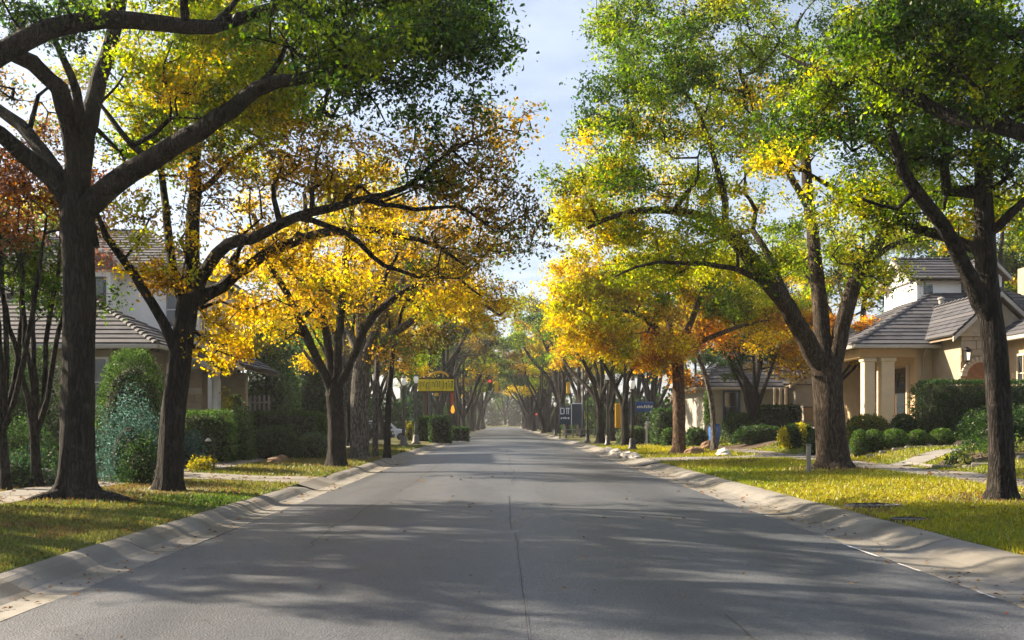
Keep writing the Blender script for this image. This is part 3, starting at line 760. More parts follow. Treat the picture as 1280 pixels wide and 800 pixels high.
CLUMP = 7
def build_tree(root, limbs, blobs, leaf=.11, per=110, seed=1, bark=None, spread=.42, twigs=3, step=.3, tip=.0075, min_r=.008):
    """limbs: first is the trunk, points (x, y, z, r) relative to the root; blobs: (c, radii, sprays, palette[, leaf factor])"""
    rg = np.random.default_rng(seed)
    pos, par, rad, fixed = [], [], [], []
    for li, L in enumerate(limbs):
        P = catmull(L, step if li else .16)
        if li == 0: prev = -1; st = 0
        else:
            A = np.array(pos); prev = int(np.argmin(((A - P[0, :3]) ** 2).sum(1))); st = 1
        for k in range(st, len(P)):
            j = rg.normal(size=3) * .012 * (li > 0)
            pos.append(P[k, :3] + j); par.append(prev); rad.append(P[k, 3]); fixed.append(True); prev = len(pos) - 1
    n_limb = len(pos)
    # sprays
    cs, cols, lf = [], [], []
    for b in blobs:
        c, r, n, pal = b[:4]; f = b[4] if len(b) > 4 else 1.0
        m = max(2, n // CLUMP)                      # clumps of sprays, so that the crown has gaps
        d = rg.normal(size=(m, 3)); d /= np.linalg.norm(d, axis=1)[:, None]
        t = rg.uniform(.10, 1, m) ** .45
        t *= 1 + .16 * np.sin(3 * d[:, 0] * 2 + seed) * np.sin(4 * d[:, 2] + 2 * d[:, 1])
        cc = np.array(c) + d * t[:, None] * np.array(r); ccol = palette_pick(pal, m, rg)
        own = rg.integers(0, m, n); o = rg.normal(size=(n, 3)); o /= np.linalg.norm(o, axis=1)[:, None]; o *= rg.uniform(0, 1, (n, 1)) ** .5
        cs.append(cc[own] + o * spread * np.array((2.3, 2.3, 1.25)))
        cols.append(np.where(rg.random((n, 1)) < .72, ccol[own], palette_pick(pal, n, rg))); lf.append(np.full(n, f))
    cs = np.concatenate(cs); cols = np.concatenate(cols); lf = np.concatenate(lf)
    fork = np.array(limbs[0][-1][:3])
    order = np.argsort(np.linalg.norm(cs - fork, axis=1)); cs, cols, lf = cs[order], cols[order], lf[order]
    cap = n_limb + len(cs) * 16 + 16
    A = np.zeros((cap, 3)); A[:n_limb] = pos; N = n_limb
    plen = np.zeros(cap)
    for i in range(n_limb): plen[i] = 0 if par[i] < 0 else plen[par[i]] + np.linalg.norm(A[i] - A[par[i]])
    # skip the lower trunk as an attachment point
    ok = np.ones(cap, bool); tl = int(len(catmull(limbs[0], .16)) * .86); ok[:tl] = False
    leaf_c = []; leaf_t = []
    ends = []
    for s in range(len(cs)):
        d = np.linalg.norm(A[:N] - cs[s], axis=1); cost = d + .10 * plen[:N] + np.where(ok[:N], 0, 50)
        up = (A[:N, 2] - cs[s, 2]); cost = cost + .25 * np.clip(up, 0, 3)
        j = int(np.argmin(cost)); dist = d[j]; n = int(min(14, max(1, dist / .32)))
        p0, p1 = A[j], cs[s]; bow = np.array((0, 0, .12 * dist)) + rg.normal(size=3) * .07 * dist
        prev = j
        for k in range(1, n + 1):
            t = k / n; p = p0 + (p1 - p0) * t + bow * 4 * t * (1 - t) + rg.normal(size=3) * .025 * (k < n)
            A[N] = p; par.append(prev); rad.append(0); fixed.append(False); plen[N] = plen[prev] + .32; prev = N; N += 1
        ends.append(prev)
    # twigs
    E0 = []
    for e, c in zip(ends, cs):
        for k in range(twigs):
            v = rg.normal(size=3) * np.array((1, 1, .6)); v /= np.linalg.norm(v); E0.append((e, A[e] + v * spread * rg.uniform(.6, 1.5)))
    par = np.array(par); rad = np.array(rad); fixed = np.array(fixed); A = A[:N]
    cnt = np.zeros(N)
    for e in ends: cnt[e] += 1
    for i in range(N - 1, -1, -1):
        if par[i] >= 0: cnt[par[i]] += cnt[i]
    r = np.where(fixed, rad, tip * np.maximum(cnt, 1) ** .5 + .003)
    for i in range(N):
        if par[i] >= 0 and not fixed[i]: r[i] = max(min_r, min(r[i], .8 * r[par[i]]))
    main = np.full(N, -1)
    for i in range(N):
        p = par[i]
        if p >= 0 and (main[p] < 0 or r[i] > r[main[p]]): main[p] = i
    dirs = np.zeros((N, 3)); has = par >= 0
    dirs[has] = A[has] - A[par[has]]
    dirs /= np.linalg.norm(dirs, axis=1)[:, None] + 1e-9
    nxt = np.where(main >= 0, main, np.arange(N)); sm = dirs + np.where((main >= 0)[:, None], dirs[nxt], 0)
    sm[par < 0] = (0, 0, 1); sm /= np.linalg.norm(sm, axis=1)[:, None] + 1e-9
    kids = np.where(has)[0]
    def tubes(ed, n, rough):
        if not len(ed): return np.zeros((0, 3)), np.zeros((0, 4), int)
        p = par[ed]; ismain = main[p] == ed
        nodes = np.unique(np.concatenate([ed, p[ismain]])); ix = np.full(N, -1); ix[nodes] = np.arange(len(nodes))
        R1 = rings(A[nodes], sm[nodes], r[nodes], n, seed, rough)
        br = ed[~ismain]; R2 = rings(A[par[br]], dirs[br], np.minimum(r[par[br]] * .85, r[br] * 1.35), n, seed, False) if len(br) else np.zeros((0, n, 3))
        co = np.concatenate([R1, R2]).reshape(-1, 3)
        s_ring = np.where(ismain, ix[p], 0); s_ring[~ismain] = len(nodes) + np.arange(len(br))
        e_ring = ix[ed]; k = np.arange(n)
        q = np.stack([s_ring[:, None] * n + k, s_ring[:, None] * n + (k + 1) % n, e_ring[:, None] * n + (k + 1) % n, e_ring[:, None] * n + k], -1).reshape(-1, 4)
        return co, q
    thick = kids[r[kids] > .035]; thin = kids[r[kids] <= .035]
    tr_e = thick[thick < tl + 1]; lb_e = thick[thick >= tl + 1]
    co, q = tubes(tr_e, 20, True); link('trunk', fast_mesh('trunk', co, q, smooth=True), bark or M_bark, root)
    co, q = tubes(lb_e, 10, True); c2, q2 = tubes(thin, 4, False)
    tw = np.array([A[e] for e, _ in E0]).reshape(-1, 3); te = np.array([x for _, x in E0]).reshape(-1, 3)
    if len(tw):
        side = np.cross(te - tw, (0.3, .2, .9)); side /= np.linalg.norm(side, axis=1)[:, None] + 1e-9
        up = np.cross(te - tw, side); up /= np.linalg.norm(up, axis=1)[:, None] + 1e-9
        b0 = [tw + side * min_r * .9, tw - side * min_r * .5 + up * min_r * .8, tw - side * min_r * .5 - up * min_r * .8]
        c3 = np.stack(b0 + [te], 1).reshape(-1, 3); m = np.arange(len(tw))[:, None] * 4
        t3 = np.concatenate([m + [0, 1, 3], m + [1, 2, 3], m + [2, 0, 3]])
    else: c3 = np.zeros((0, 3)); t3 = None
    o1, o2 = len(co), len(co) + len(c2)
    link('limb', fast_mesh('limb', np.concatenate([co, c2, c3]), np.concatenate([q, q2 + o1]).astype(int), t3 + o2 if t3 is not None else None, smooth=True), bark or M_bark, root)
    # leaves: round each spray, along its twigs
    n = (per * lf * rg.uniform(.5, 1.5, len(cs))).astype(int); sid = np.repeat(np.arange(len(cs)), n)
    e_pos = np.array([A[e] for e in ends])[sid]
    off = rg.normal(size=(len(sid), 3)); off *= np.minimum(1, 1.5 / (np.linalg.norm(off, axis=1) + 1e-9))[:, None]; off = off * np.array((spread, spread, spread * .62))
    if twigs:
        T = te.reshape(len(cs), twigs, 3); pick = rg.integers(0, twigs, len(sid)); tt = rg.uniform(.1, 1.1, len(sid))[:, None]
        near = e_pos + (T[sid, pick] - e_pos) * tt + rg.normal(size=(len(sid), 3)) * spread * .2
        use = rg.random(len(sid)) < .6; cen = np.where(use[:, None], near, e_pos + off)
    else: cen = e_pos + off
    base = cols[sid] * rg.uniform(.5, 1.45, (len(sid), 1)) * rg.uniform(.88, 1.12, (len(sid), 3)) * (rg.uniform(.6, 1.3, len(cs))[sid])[:, None]
    co, q = make_leaves(cen, leaf, base, rg)
    o = link('crown', fast_mesh('crown', co, q, tint=base), M_leaf, root); o['kind'] = 'stuff'
    return len(sid)

def px_limb(pts, D, base):
    return [tuple(np.array(W(px, py, D + dy)) - base) + (r,) for px, py, dy, r in pts]
def px_blob(px, py, dy, rx, rz, ry, n, pal, D, base, f=1.0):
    s = F / (D + dy); return (np.array(W(px, py, D + dy)) - base, (rx / s, ry, rz / s), n, pal, f)

def hero(name, label, base_px, D, limbs, blobs, group='trees along the kerbs', **kw):
    x, _, _ = W(base_px[0], 0, D); b = np.array((x, D, G(x, D) - .05))
    root = empty(name, b); tag(root, label, 'tree', group)
    L = [px_limb(l, D, b) for l in limbs]
    p0 = L[0][0]; L[0][0] = (0, 0, 0, p0[3])
    n = build_tree(root, L, [px_blob(*q[:8], D, b, *q[8:]) for q in blobs], **kw)
    return root
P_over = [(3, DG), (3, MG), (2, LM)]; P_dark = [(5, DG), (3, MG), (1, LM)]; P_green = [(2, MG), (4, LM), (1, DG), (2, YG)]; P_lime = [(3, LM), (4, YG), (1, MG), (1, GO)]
P_gold = [(6, GO), (2, AM), (1, YG)]; P_amber = [(3, AM), (4, OB), (2, GO)]; P_orange = [(4, OR), (3, AM), (3, GO)]
P_mix = [(4, YG), (2, GO), (1, MG), (3, LM)]; P_rust = [(3, RU), (2, OB), (1, OR), (2, PK)]; P_olive = [(4, OB), (2, AM), (2, MG)]

# big dark tree on the left verge
big_oak = hero('oak_tree', 'big dark oak with thick forked trunk on the verge in front of the white house', (95, 632), 18.0,
  [[(95, 634, 0, .46), (96, 605, 0, .33), (97, 540, 0, .295), (98, 440, 0, .28), (98, 340, 0, .275), (97, 285, 0, .29), (98, 255, 0, .28)],
   [(100, 268, 0, .22), (125, 245, -.1, .21), (165, 215, -.3, .195), (215, 185, -.5, .175), (270, 150, -.8, .155), (320, 112, -1.1, .13), (350, 100, -1.4, .11), (387, 98, -1.8, .085), (440, 80, -2.3, .05)],
   [(99, 262, 0, .20), (104, 190, .3, .18), (118, 120, .8, .16), (138, 55, 1.2, .14), (150, 0, 1.6, .12), (158, -90, 2, .08)],
   [(97, 258, 0, .20), (92, 180, -.2, .18), (72, 110, -.6, .16), (40, 78, -1, .15), (0, 60, -1.4, .13), (-70, 40, -2, .08)],
   [(95, 262, 0, .19), (60, 218, -.2, .17), (25, 190, -.5, .15), (0, 165, -.8, .13), (-60, 130, -1.2, .09)],
   [(88, 245, .2, .14), (60, 200, .5, .13), (25, 155, 1, .12), (-30, 120, 1.6, .08)],
   [(96, 200, 0, .1), (100, 140, -.5, .085), (88, 90, -.8, .07), (70, 50, -1, .05)],
   [(330, 110, -1.1, .06), (350, 70, -1.5, .045), (360, 40, -1.8, .03)],
   [(185, 200, -.4, .06), (150, 165, -.2, .05), (125, 130, 0, .035)],
   [(35, 150, .8, .05), (48, 120, .9, .04), (60, 105, 1, .03)]],
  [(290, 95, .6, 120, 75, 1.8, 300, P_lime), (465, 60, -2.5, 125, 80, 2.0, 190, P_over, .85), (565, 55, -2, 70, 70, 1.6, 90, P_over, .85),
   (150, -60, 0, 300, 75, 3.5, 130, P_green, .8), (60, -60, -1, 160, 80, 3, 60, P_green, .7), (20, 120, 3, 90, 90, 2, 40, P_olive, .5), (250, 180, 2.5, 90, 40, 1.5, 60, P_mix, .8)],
  leaf=.08, per=98, seed=11, spread=.30)
for pts in ([(.2, -.15, .12), (.55, -.3, .07), (.95, -.42, .05), (1.35, -.45, -.02)], [(.25, .1, .1), (.6, .2, .05), (1.0, .2, -.03)], [(-.2, -.3, .1), (-.45, -.65, .05), (-.6, -1.0, -.03)]):
    MB().tube(catmull([(*p, .1) for p in pts], .12)[:, :3], list(np.linspace(.14, .04, len(catmull([(*p, .1) for p in pts], .12)))), 8).build('root', M_bark, big_oak, True)
# tree whose bough reaches in over the top left
hero('oak_tree', 'oak out at the left edge whose long bough crosses the top corner', (-190, 660), 13.5,
  [[(-190, 664, 0, .45), (-188, 600, 0, .34), (-190, 400, 0, .3), (-185, 260, 0, .29), (-180, 200, 0, .27)],
   [(-182, 215, 0, .2), (-120, 140, .3, .19), (-50, 98, .6, .175), (0, 68, .8, .16), (60, 36, 1, .145), (130, 22, 1.2, .13), (200, 28, 1.4, .12), (262, 33, 1.5, .105), (310, 20, 1.8, .09), (360, 6, 2, .07), (430, 14, 2.3, .05), (500, 5, 2.6, .03)],
   [(-185, 230, 0, .2), (-200, 100, .5, .16), (-180, -60, 1, .1)], [(-185, 240, 0, .18), (-260, 150, -.5, .14), (-330, 60, -1, .09)],
   [(270, 30, 1.5, .05), (300, -5, 1.8, .04), (310, -50, 2, .03)], [(385, 12, 2, .05), (430, 50, 2.4, .035), (470, 85, 2.8, .025)]],
  [(480, 20, 2.3, 120, 50, 1.0, 80, P_over, .9), (60, 20, 1.0, 60, 22, .6, 16, P_dark, .7), (360, -60, 1.6, 200, 60, 1.6, 60, P_over), (-120, -80, .5, 240, 110, 2.5, 100, P_dark), (-320, 60, 0, 130, 120, 2, 60, P_dark)],
  leaf=.07, per=115, seed=12, spread=.25)
# second tree: forked, amber
hero('elm_tree', 'slender forked elm with amber leaves and long limbs reaching over the road', (213, 617), 20.5,
  [[(213, 619, 0, .33), (213, 600, 0, .27), (216, 520, 0, .245), (226, 440, 0, .225), (233, 395, 0, .22), (236, 372, 0, .21)],
   [(224, 452, 0, .11), (203, 402, -.3, .10), (178, 358, -.6, .09), (155, 325, -.9, .08), (131, 296, -1.2, .065), (122, 268, -1.5, .04)],
   [(233, 385, 0, .12), (217, 335, .2, .10), (208, 275, .5, .085), (203, 220, .9, .07), (190, 150, 1.4, .05)],
   [(236, 380, 0, .17), (240, 310, .2, .15), (242, 240, .5, .13), (247, 160, .9, .1), (255, 80, 1.4, .06)],
   [(237, 384, 0, .15), (260, 335, -.3, .13), (285, 306, -.7, .12), (330, 292, -1.1, .105), (370, 270, -1.4, .09), (410, 262, -1.8, .08), (455, 250, -2.1, .065), (505, 235, -2.3, .05), (560, 192, -2.5, .035), (620, 160, -2.6, .02)],
   [(237, 380, .1, .15), (280, 358, .2, .13), (330, 318, .5, .115), (400, 292, 1.2, .10), (450, 287, 1.6, .085), (485, 291, 2.0, .07), (540, 305, 2.5, .05), (580, 332, 2.8, .03)],
   [(370, 270, -1.4, .06), (430, 290, -1.3, .055), (480, 330, -1, .045), (520, 345, -.6, .03)],
   [(455, 250, -2.1, .045), (520, 262, -2.2, .04), (570, 258, -2.4, .03), (620, 290, -2.6, .02)],
   [(245, 250, .5, .07), (290, 200, .8, .06), (340, 170, 1, .04)]],
  [(470, 215, -1.5, 150, 60, 2.4, 170, P_amber, .38), (590, 190, -2.4, 80, 60, 1.3, 90, P_olive, .4), (600, 300, -1.5, 75, 50, 1.5, 70, P_olive, .34), (400, 330, 1.5, 150, 60, 2, 80, P_gold, .45),
   (182, 305, -.8, 30, 50, .8, 22, P_gold, 1.0), (160, 275, -1, 50, 22, .8, 12, P_gold, .8), (278, 400, 0, 26, 60, .6, 24, P_gold, 1.0), (330, 240, 0, 120, 70, 2, 100, P_amber, .4), (240, 120, 1.0, 140, 90, 2.2, 190, P_lime, .8), (330, 60, 1.5, 180, 70, 2.5, 110, P_lime, .6)],
  leaf=.085, per=95, seed=13, spread=.30)
# third: vase shaped
hero('elm_tree', 'vase-shaped elm with dark trunk behind the strip of sunlit grass', (421, 582), 32.5,
  [[(421, 584, 0, .38), (421, 572, 0, .30), (420, 530, 0, .27), (418, 495, 0, .27), (419, 480, 0, .27)],
   [(416, 492, 0, .15), (400, 455, -.3, .14), (375, 400, -.8, .125), (352, 355, -1.3, .11), (332, 322, -1.7, .09), (318, 270, -2, .06)],
   [(417, 486, 0, .16), (410, 430, .3, .14), (398, 370, .6, .12), (386, 310, 1, .1), (380, 240, 1.3, .07)],
   [(420, 484, 0, .16), (424, 420, 0, .14), (430, 350, 0, .12), (438, 280, 0, .1), (450, 200, 0, .06)],
   [(422, 488, 0, .15), (440, 450, -.3, .13), (460, 405, -.8, .12), (492, 372, -1.3, .1), (530, 352, -1.8, .075), (565, 345, -2.2, .05), (600, 370, -2.5, .03)],
   [(424, 480, 0, .12), (452, 420, .8, .1), (480, 350, 1.5, .08), (510, 290, 2, .05)]],
  [(430, 290, 0, 130, 75, 3.5, 150, P_gold, .5), (520, 310, -1, 90, 60, 2.5, 100, P_amber, .4), (345, 370, -.5, 70, 60, 2, 110, P_gold, .75), (440, 380, 0, 110, 40, 2.5, 60, P_olive, .4), (560, 380, -2, 45, 35, 1.5, 45, P_gold, .6), (400, 215, 0, 120, 60, 3, 60, P_mix, .5)],
  leaf=.105, per=100, seed=14, spread=.38)
hero('elm_tree', 'stout grey elm close behind the vase-shaped elm, with a wide amber crown', (449, 574), 39.0,
  [[(449, 576, 0, .5), (449, 566, 0, .38), (449, 520, 0, .36), (452, 470, 0, .35), (456, 440, 0, .33)],
   [(455, 450, 0, .2), (475, 400, -.4, .17), (505, 350, -.9, .14), (520, 300, -1.4, .1), (545, 250, -1.8, .06)],
   [(454, 448, 0, .2), (450, 380, .4, .17), (460, 310, .8, .14), (455, 240, 1.2, .09)],
   [(458, 446, 0, .18), (500, 410, -.5, .15), (545, 385, -1, .12), (590, 375, -1.6, .08), (625, 395, -2, .04)],
   [(453, 455, 0, .16), (430, 400, .6, .14), (395, 340, 1.2, .11), (365, 290, 1.8, .07)]],
  [(480, 300, 0, 130, 80, 4, 130, P_amber, .5), (560, 340, -1, 80, 55, 3, 100, P_olive, .45), (600, 390, -1.5, 45, 35, 2, 50, P_gold, .7), (390, 330, 1, 90, 65, 3, 80, P_gold, .6), (500, 425, .5, 80, 30, 2.5, 40, P_olive, .4)],
  leaf=.125, per=100, seed=15, spread=.42, bark=M_bark3)
# right: nearest trunk
hero('oak_tree', 'narrow dark oak trunk standing alone on the near lawn before the tan house', (1252, 628), 17.6,
  [[(1252, 630, 0, .30), (1252, 612, 0, .225), (1250, 540, 0, .205), (1245, 450, 0, .20), (1238, 390, 0, .195), (1233, 330, 0, .18), (1229, 240, 0, .16)],
   [(1229, 245, 0, .155), (1226, 150, .2, .14), (1222, 50, .5, .12), (1225, -60, .8, .08)],
   [(1238, 400, 0, .14), (1216, 352, -.2, .135), (1192, 303, -.4, .125), (1160, 258, -.7, .115), (1130, 215, -1, .1), (1110, 150, -1.3, .07), (1090, 90, -1.6, .04)],
   [(1234, 322, 0, .10), (1200, 302, .5, .095), (1145, 284, 1, .085), (1092, 263, 1.5, .07), (1040, 235, 2, .05), (990, 205, 2.5, .03)],
   [(1231, 300, 0, .09), (1265, 265, -.3, .08), (1310, 230, -.6, .06), (1370, 190, -1, .04)],
   [(1150, 245, -.8, .05), (1120, 262, -.8, .04), (1080, 250, -.9, .03)]],
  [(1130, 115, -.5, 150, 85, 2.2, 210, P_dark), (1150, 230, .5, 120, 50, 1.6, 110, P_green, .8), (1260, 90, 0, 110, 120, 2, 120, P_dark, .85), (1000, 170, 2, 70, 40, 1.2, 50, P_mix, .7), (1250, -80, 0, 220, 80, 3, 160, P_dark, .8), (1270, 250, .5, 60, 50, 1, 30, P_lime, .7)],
  leaf=.082, per=88, seed=16, spread=.30)
hero('oak_tree', 'oak at the right edge whose thin boughs cross the top right corner', (1470, 655), 13.8,
  [[(1470, 660, 0, .4), (1470, 600, 0, .3), (1465, 400, 0, .27), (1455, 250, 0, .25)],
   [(1456, 262, 0, .16), (1380, 215, .2, .14), (1300, 175, .6, .125), (1240, 158, .9, .11), (1190, 148, 1.2, .1), (1140, 120, 1.6, .085), (1095, 103, 2, .065), (1030, 88, 2.5, .04), (980, 70, 2.9, .025)],
   [(1456, 255, 0, .16), (1390, 120, .3, .13), (1320, 60, .6, .1), (1260, 40, .9, .08), (1200, 35, 1.2, .05), (1140, 50, 1.5, .03)],
   [(1456, 252, 0, .15), (1480, 100, .5, .12), (1500, -60, 1, .08)], [(1280, 168, .7, .05), (1230, 120, .9, .04), (1190, 80, 1.1, .03)]],
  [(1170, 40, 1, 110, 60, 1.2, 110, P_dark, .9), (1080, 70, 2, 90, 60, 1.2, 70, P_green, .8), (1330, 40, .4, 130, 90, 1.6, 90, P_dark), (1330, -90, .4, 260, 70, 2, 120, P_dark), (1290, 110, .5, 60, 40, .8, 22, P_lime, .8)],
  leaf=.07, per=110, seed=17, spread=.25)
# right: thick spreading tree
hero('oak_tree', 'massive spreading oak with thick trunk and lime green crown on the sunny lawn', (1041, 588), 28.5,
  [[(1041, 590, 0, .72), (1041, 577, 0, .52), (1039, 545, 0, .43), (1036, 500, 0, .41), (1034, 470, 0, .43), (1034, 452, 0, .42)],
   [(1028, 465, 0, .30), (1008, 425, -.3, .27), (985, 385, -.7, .25), (957, 350, -1.1, .23), (928, 310, -1.5, .2), (908, 286, -1.8, .17), (880, 272, -2.1, .13), (830, 262, -2.6, .10), (775, 268, -3.1, .07), (735, 285, -3.5, .04)],
   [(1032, 460, 0, .26), (1026, 400, .4, .23), (1020, 330, .9, .2), (1012, 260, 1.4, .17), (1006, 190, 1.8, .14), (1000, 110, 2.2, .1), (995, 30, 2.5, .06)],
   [(1040, 462, 0, .26), (1052, 410, 0, .23), (1072, 345, -.1, .2), (1105, 293, -.3, .17), (1135, 245, -.5, .13), (1150, 190, -.7, .09)],
   [(1012, 262, 1.4, .11), (985, 215, 1, .10), (960, 170, .6, .09), (940, 130, .2, .075), (922, 80, -.2, .05)],
   [(908, 288, -1.8, .10), (905, 240, -1.9, .085), (890, 190, -2, .07), (870, 130, -2.1, .05)],
   [(990, 385, -.7, .10), (950, 300, -.2, .09), (930, 290, .4, .08), (880, 305, 1, .06), (830, 330, 1.6, .04)],
   [(985, 385, -.7, .09), (940, 345, -1.8, .08), (880, 330, -2.8, .06), (810, 330, -3.4, .04), (770, 345, -3.8, .025)],
   [(1072, 345, -.1, .1), (1110, 310, .5, .09), (1160, 290, 1, .07), (1210, 270, 1.5, .04)]],
  [(860, 200, -1.5, 130, 90, 3.2, 270, P_mix), (790, 130, -2, 85, 80, 2.5, 150, P_over), (900, 60, 0, 150, 80, 3.5, 230, P_green), (800, 20, -1, 80, 60, 2.5, 120, P_green, .8), (770, 260, -2.8, 75, 45, 2, 120, P_mix), (860, 320, -2, 110, 45, 2.4, 150, P_lime),
   (1030, 120, 1, 120, 110, 3.2, 190, P_dark), (1135, 250, 0, 75, 45, 2.2, 100, P_lime), (1000, -60, 0, 200, 60, 4, 130, P_dark, .8), (1000, 300, 1.5, 90, 50, 2, 70, P_lime, .7), (1092, 330, .5, 36, 36, 1.6, 55, P_lime, .8)],
  leaf=.092, per=84, seed=18, spread=.34, bark=M_bark4)
# right: orange tree with the brown trunk
hero('maple_tree', 'maple with smooth reddish brown trunk and orange lower leaves on the sunlit verge', (849, 567), 44.0,
  [[(849, 569, 0, .36), (849, 560, 0, .29), (849, 520, 0, .27), (848, 480, 0, .26), (846, 440, 0, .25), (844, 425, 0, .24)],
   [(845, 445, 0, .17), (825, 415, -.4, .15), (795, 392, -.9, .12), (760, 385, -1.4, .09), (720, 370, -2, .05)],
   [(845, 440, 0, .16), (835, 400, .3, .14), (825, 360, .6, .12), (822, 320, .9, .08)],
   [(846, 438, 0, .16), (865, 400, 0, .14), (880, 360, 0, .11), (900, 320, 0, .07)],
   [(847, 442, 0, .14), (880, 425, -.4, .12), (920, 410, -.8, .09), (960, 400, -1, .05)]],
  [(790, 430, -1, 60, 30, 2.2, 70, [(3, GO), (3, OR), (2, AM)], .9), (855, 450, 0, 38, 34, 1.4, 45, P_orange, .9), (765, 385, -1.2, 85, 55, 2.8, 190, [(5, GO), (4, YG)]), (850, 340, 0, 110, 50, 3, 160, P_lime), (950, 420, -.5, 70, 36, 2.4, 70, [(3, GO), (3, OR), (2, AM)], .6), (725, 360, -1.5, 50, 45, 2, 90, [(5, GO), (3, YG)]), (930, 370, 0, 80, 40, 2.4, 90, P_lime, .8)],
  leaf=.135, per=105, seed=19, spread=.42, bark=M_bark2)
hero('young_tree', 'thin leaning pale trunk between the brown maple and the low grey-roofed house', (893, 556), 47.0,
  [[(893, 558, 0, .16), (892, 540, 0, .125), (889, 500, 0, .12), (880, 465, 0, .11), (868, 435, 0, .10)], [(868, 437, 0, .07), (860, 400, .3, .06), (850, 360, .5, .04)], [(869, 438, 0, .06), (895, 400, 0, .05), (915, 360, 0, .03)]],
  [(880, 370, 0, 60, 45, 2, 60, P_amber, .9), (915, 420, 0, 45, 30, 1.6, 40, P_orange, .8)], leaf=.16, per=75, seed=20, spread=.5, bark=M_bark3)
hero('twin_tree', 'dark curved double trunk in front of the low grey-roofed house', (945, 545), 56.0,
  [[(945, 547, 0, .35), (945, 535, 0, .3), (943, 510, 0, .28), (942, 490, 0, .26)], [(942, 492, 0, .18), (925, 465, -.3, .16), (905, 440, -.6, .13), (890, 400, -1, .08)], [(943, 492, 0, .18), (950, 455, .3, .16), (958, 420, .5, .12), (975, 380, .8, .07)]],
  [(930, 400, 0, 80, 45, 3, 110, P_amber, .9), (985, 430, 0, 40, 35, 2, 60, P_orange, .9), (900, 350, 0, 90, 40, 3, 90, P_mix, .9)], leaf=.18, per=75, seed=21, spread=.6)
# small many-stemmed trees at the left edge
for i, (bx, D, s) in enumerate(((48, 20.5, 31), (8, 19.8, 32))):
    lim = [[(bx, 612, 0, .13), (bx - 2, 590, 0, .10), (bx - 4, 560, 0, .095), (bx - 6, 540, 0, .09)]]
    rg_ = random.Random(s)
    for k in range(5):
        e = bx + (-70 + 34 * k) * .8 + rg_.uniform(-8, 8); d = rg_.uniform(-.8, .8)
        lim.append([(bx - 5, 548, 0, .06), (bx + (e - bx) * .2, 500, d * .3, .055), (bx + (e - bx) * .45 + rg_.uniform(-6, 6), 430, d * .6, .05), (bx + (e - bx) * .8, 340, d, .04), (e, 270, d * 1.3, .025)])
    hero('crape_myrtle', ('many-stemmed small tree with russet leaves left of the big oak trunk', 'many-stemmed small tree with russet leaves cut by the left edge')[i], (bx, 612), D, lim,
      [(bx, 270, 0, 85, 70, 1.3, 90, P_rust, .8), (bx + 10, 360, .3, 70, 50, 1.0, 45, P_dark, .8), (bx - 10, 200, 0, 60, 40, 1, 30, P_rust, .6)], leaf=.085, per=60, seed=s, spread=.3, tip=.005, min_r=.006, group='small many-stemmed trees by the white house')
# ------------------------------------------------------------------ rows of trees farther along, and trees behind the houses
def auto_tree(name, seed, H, cr, th, tr, pals, leaf=.17, per=85, n_spray=240, bark=None, dens=1.0, lift=.0):
    rg = np.random.default_rng(seed)
    root = empty(name)
    lean = rg.normal(size=2) * .25
    trunk = [(0, 0, 0, tr * 1.5), (0, 0, .35, tr * 1.1), (lean[0] * .4, lean[1] * .4, th * .55, tr * .95), (lean[0], lean[1], th, tr * .9)]
    limbs = [trunk]; k = 5 + int(rg.integers(0, 2)); a0 = rg.uniform(0, 6.28)
    for i in range(k):
        a = a0 + 2 * pi * i / k + rg.normal() * .25; out = cr * rg.uniform(.5, .8); top = th + (H - th) * rg.uniform(.5, .85)
        if i == k - 1: out *= .2; top = th + (H - th) * .9
        d = np.array((cos(a), sin(a))); b = np.array(lean)
        p = lambda t, z: tuple(b + d * out * t + rg.normal(size=2) * .15) + (z,)
        limbs.append([(*b, th - .15, tr * .6), p(.25, th + (top - th) * .3) + (tr * .52,), p(.6, th + (top - th) * .62) + (tr * .4,), p(1.0, top) + (tr * .2,)])
    blobs = []; nb = len(pals) * 2
    zc = th + (H - th) * (.62 + lift)
    for i in range(nb):
        a = a0 + 2 * pi * i / nb + rg.normal() * .3; q = .48 * cr
        c = (lean[0] + cos(a) * q, lean[1] + sin(a) * q, zc + rg.uniform(-.2, .24) * (H - th))
        blobs.append((c, (cr * .55, cr * .55, (H - th) * .25), int(n_spray / nb), pals[i % len(pals)], dens))
    build_tree(root, limbs, blobs, leaf=leaf, per=per, seed=seed, bark=bark, spread=cr * .085, twigs=2, step=.5, tip=.012, min_r=.012)
    return root
P_dim = [(4, DG), (2, BG), (1, MG)]; P_blue = [(4, BG), (2, DG), (1, OB)]
V = {
 'gold': auto_tree('street_tree', 51, 10.5, 5.0, 2.6, .26, [P_gold, [(4, GO), (4, YG), (1, AM)], P_mix]),
 'lime': auto_tree('street_tree', 52, 11.5, 5.4, 2.8, .30, [P_lime, P_green, P_mix]),
 'green': auto_tree('street_tree', 53, 11.5, 5.4, 2.7, .30, [P_green, P_dark, P_lime]),
 'amber': auto_tree('street_tree', 54, 10.5, 5.0, 2.7, .25, [P_amber, P_olive], dens=.5, bark=M_bark3),
 'olive': auto_tree('street_tree', 55, 11, 5.2, 2.7, .25, [P_olive, P_mix], dens=.6),
 'dim': auto_tree('street_tree', 56, 12, 5.0, 1.8, .3, [P_dim, P_blue], per=85),
 'orange': auto_tree('street_tree', 57, 9.5, 4.6, 2.5, .22, [P_orange, P_gold]),
}
used = set()
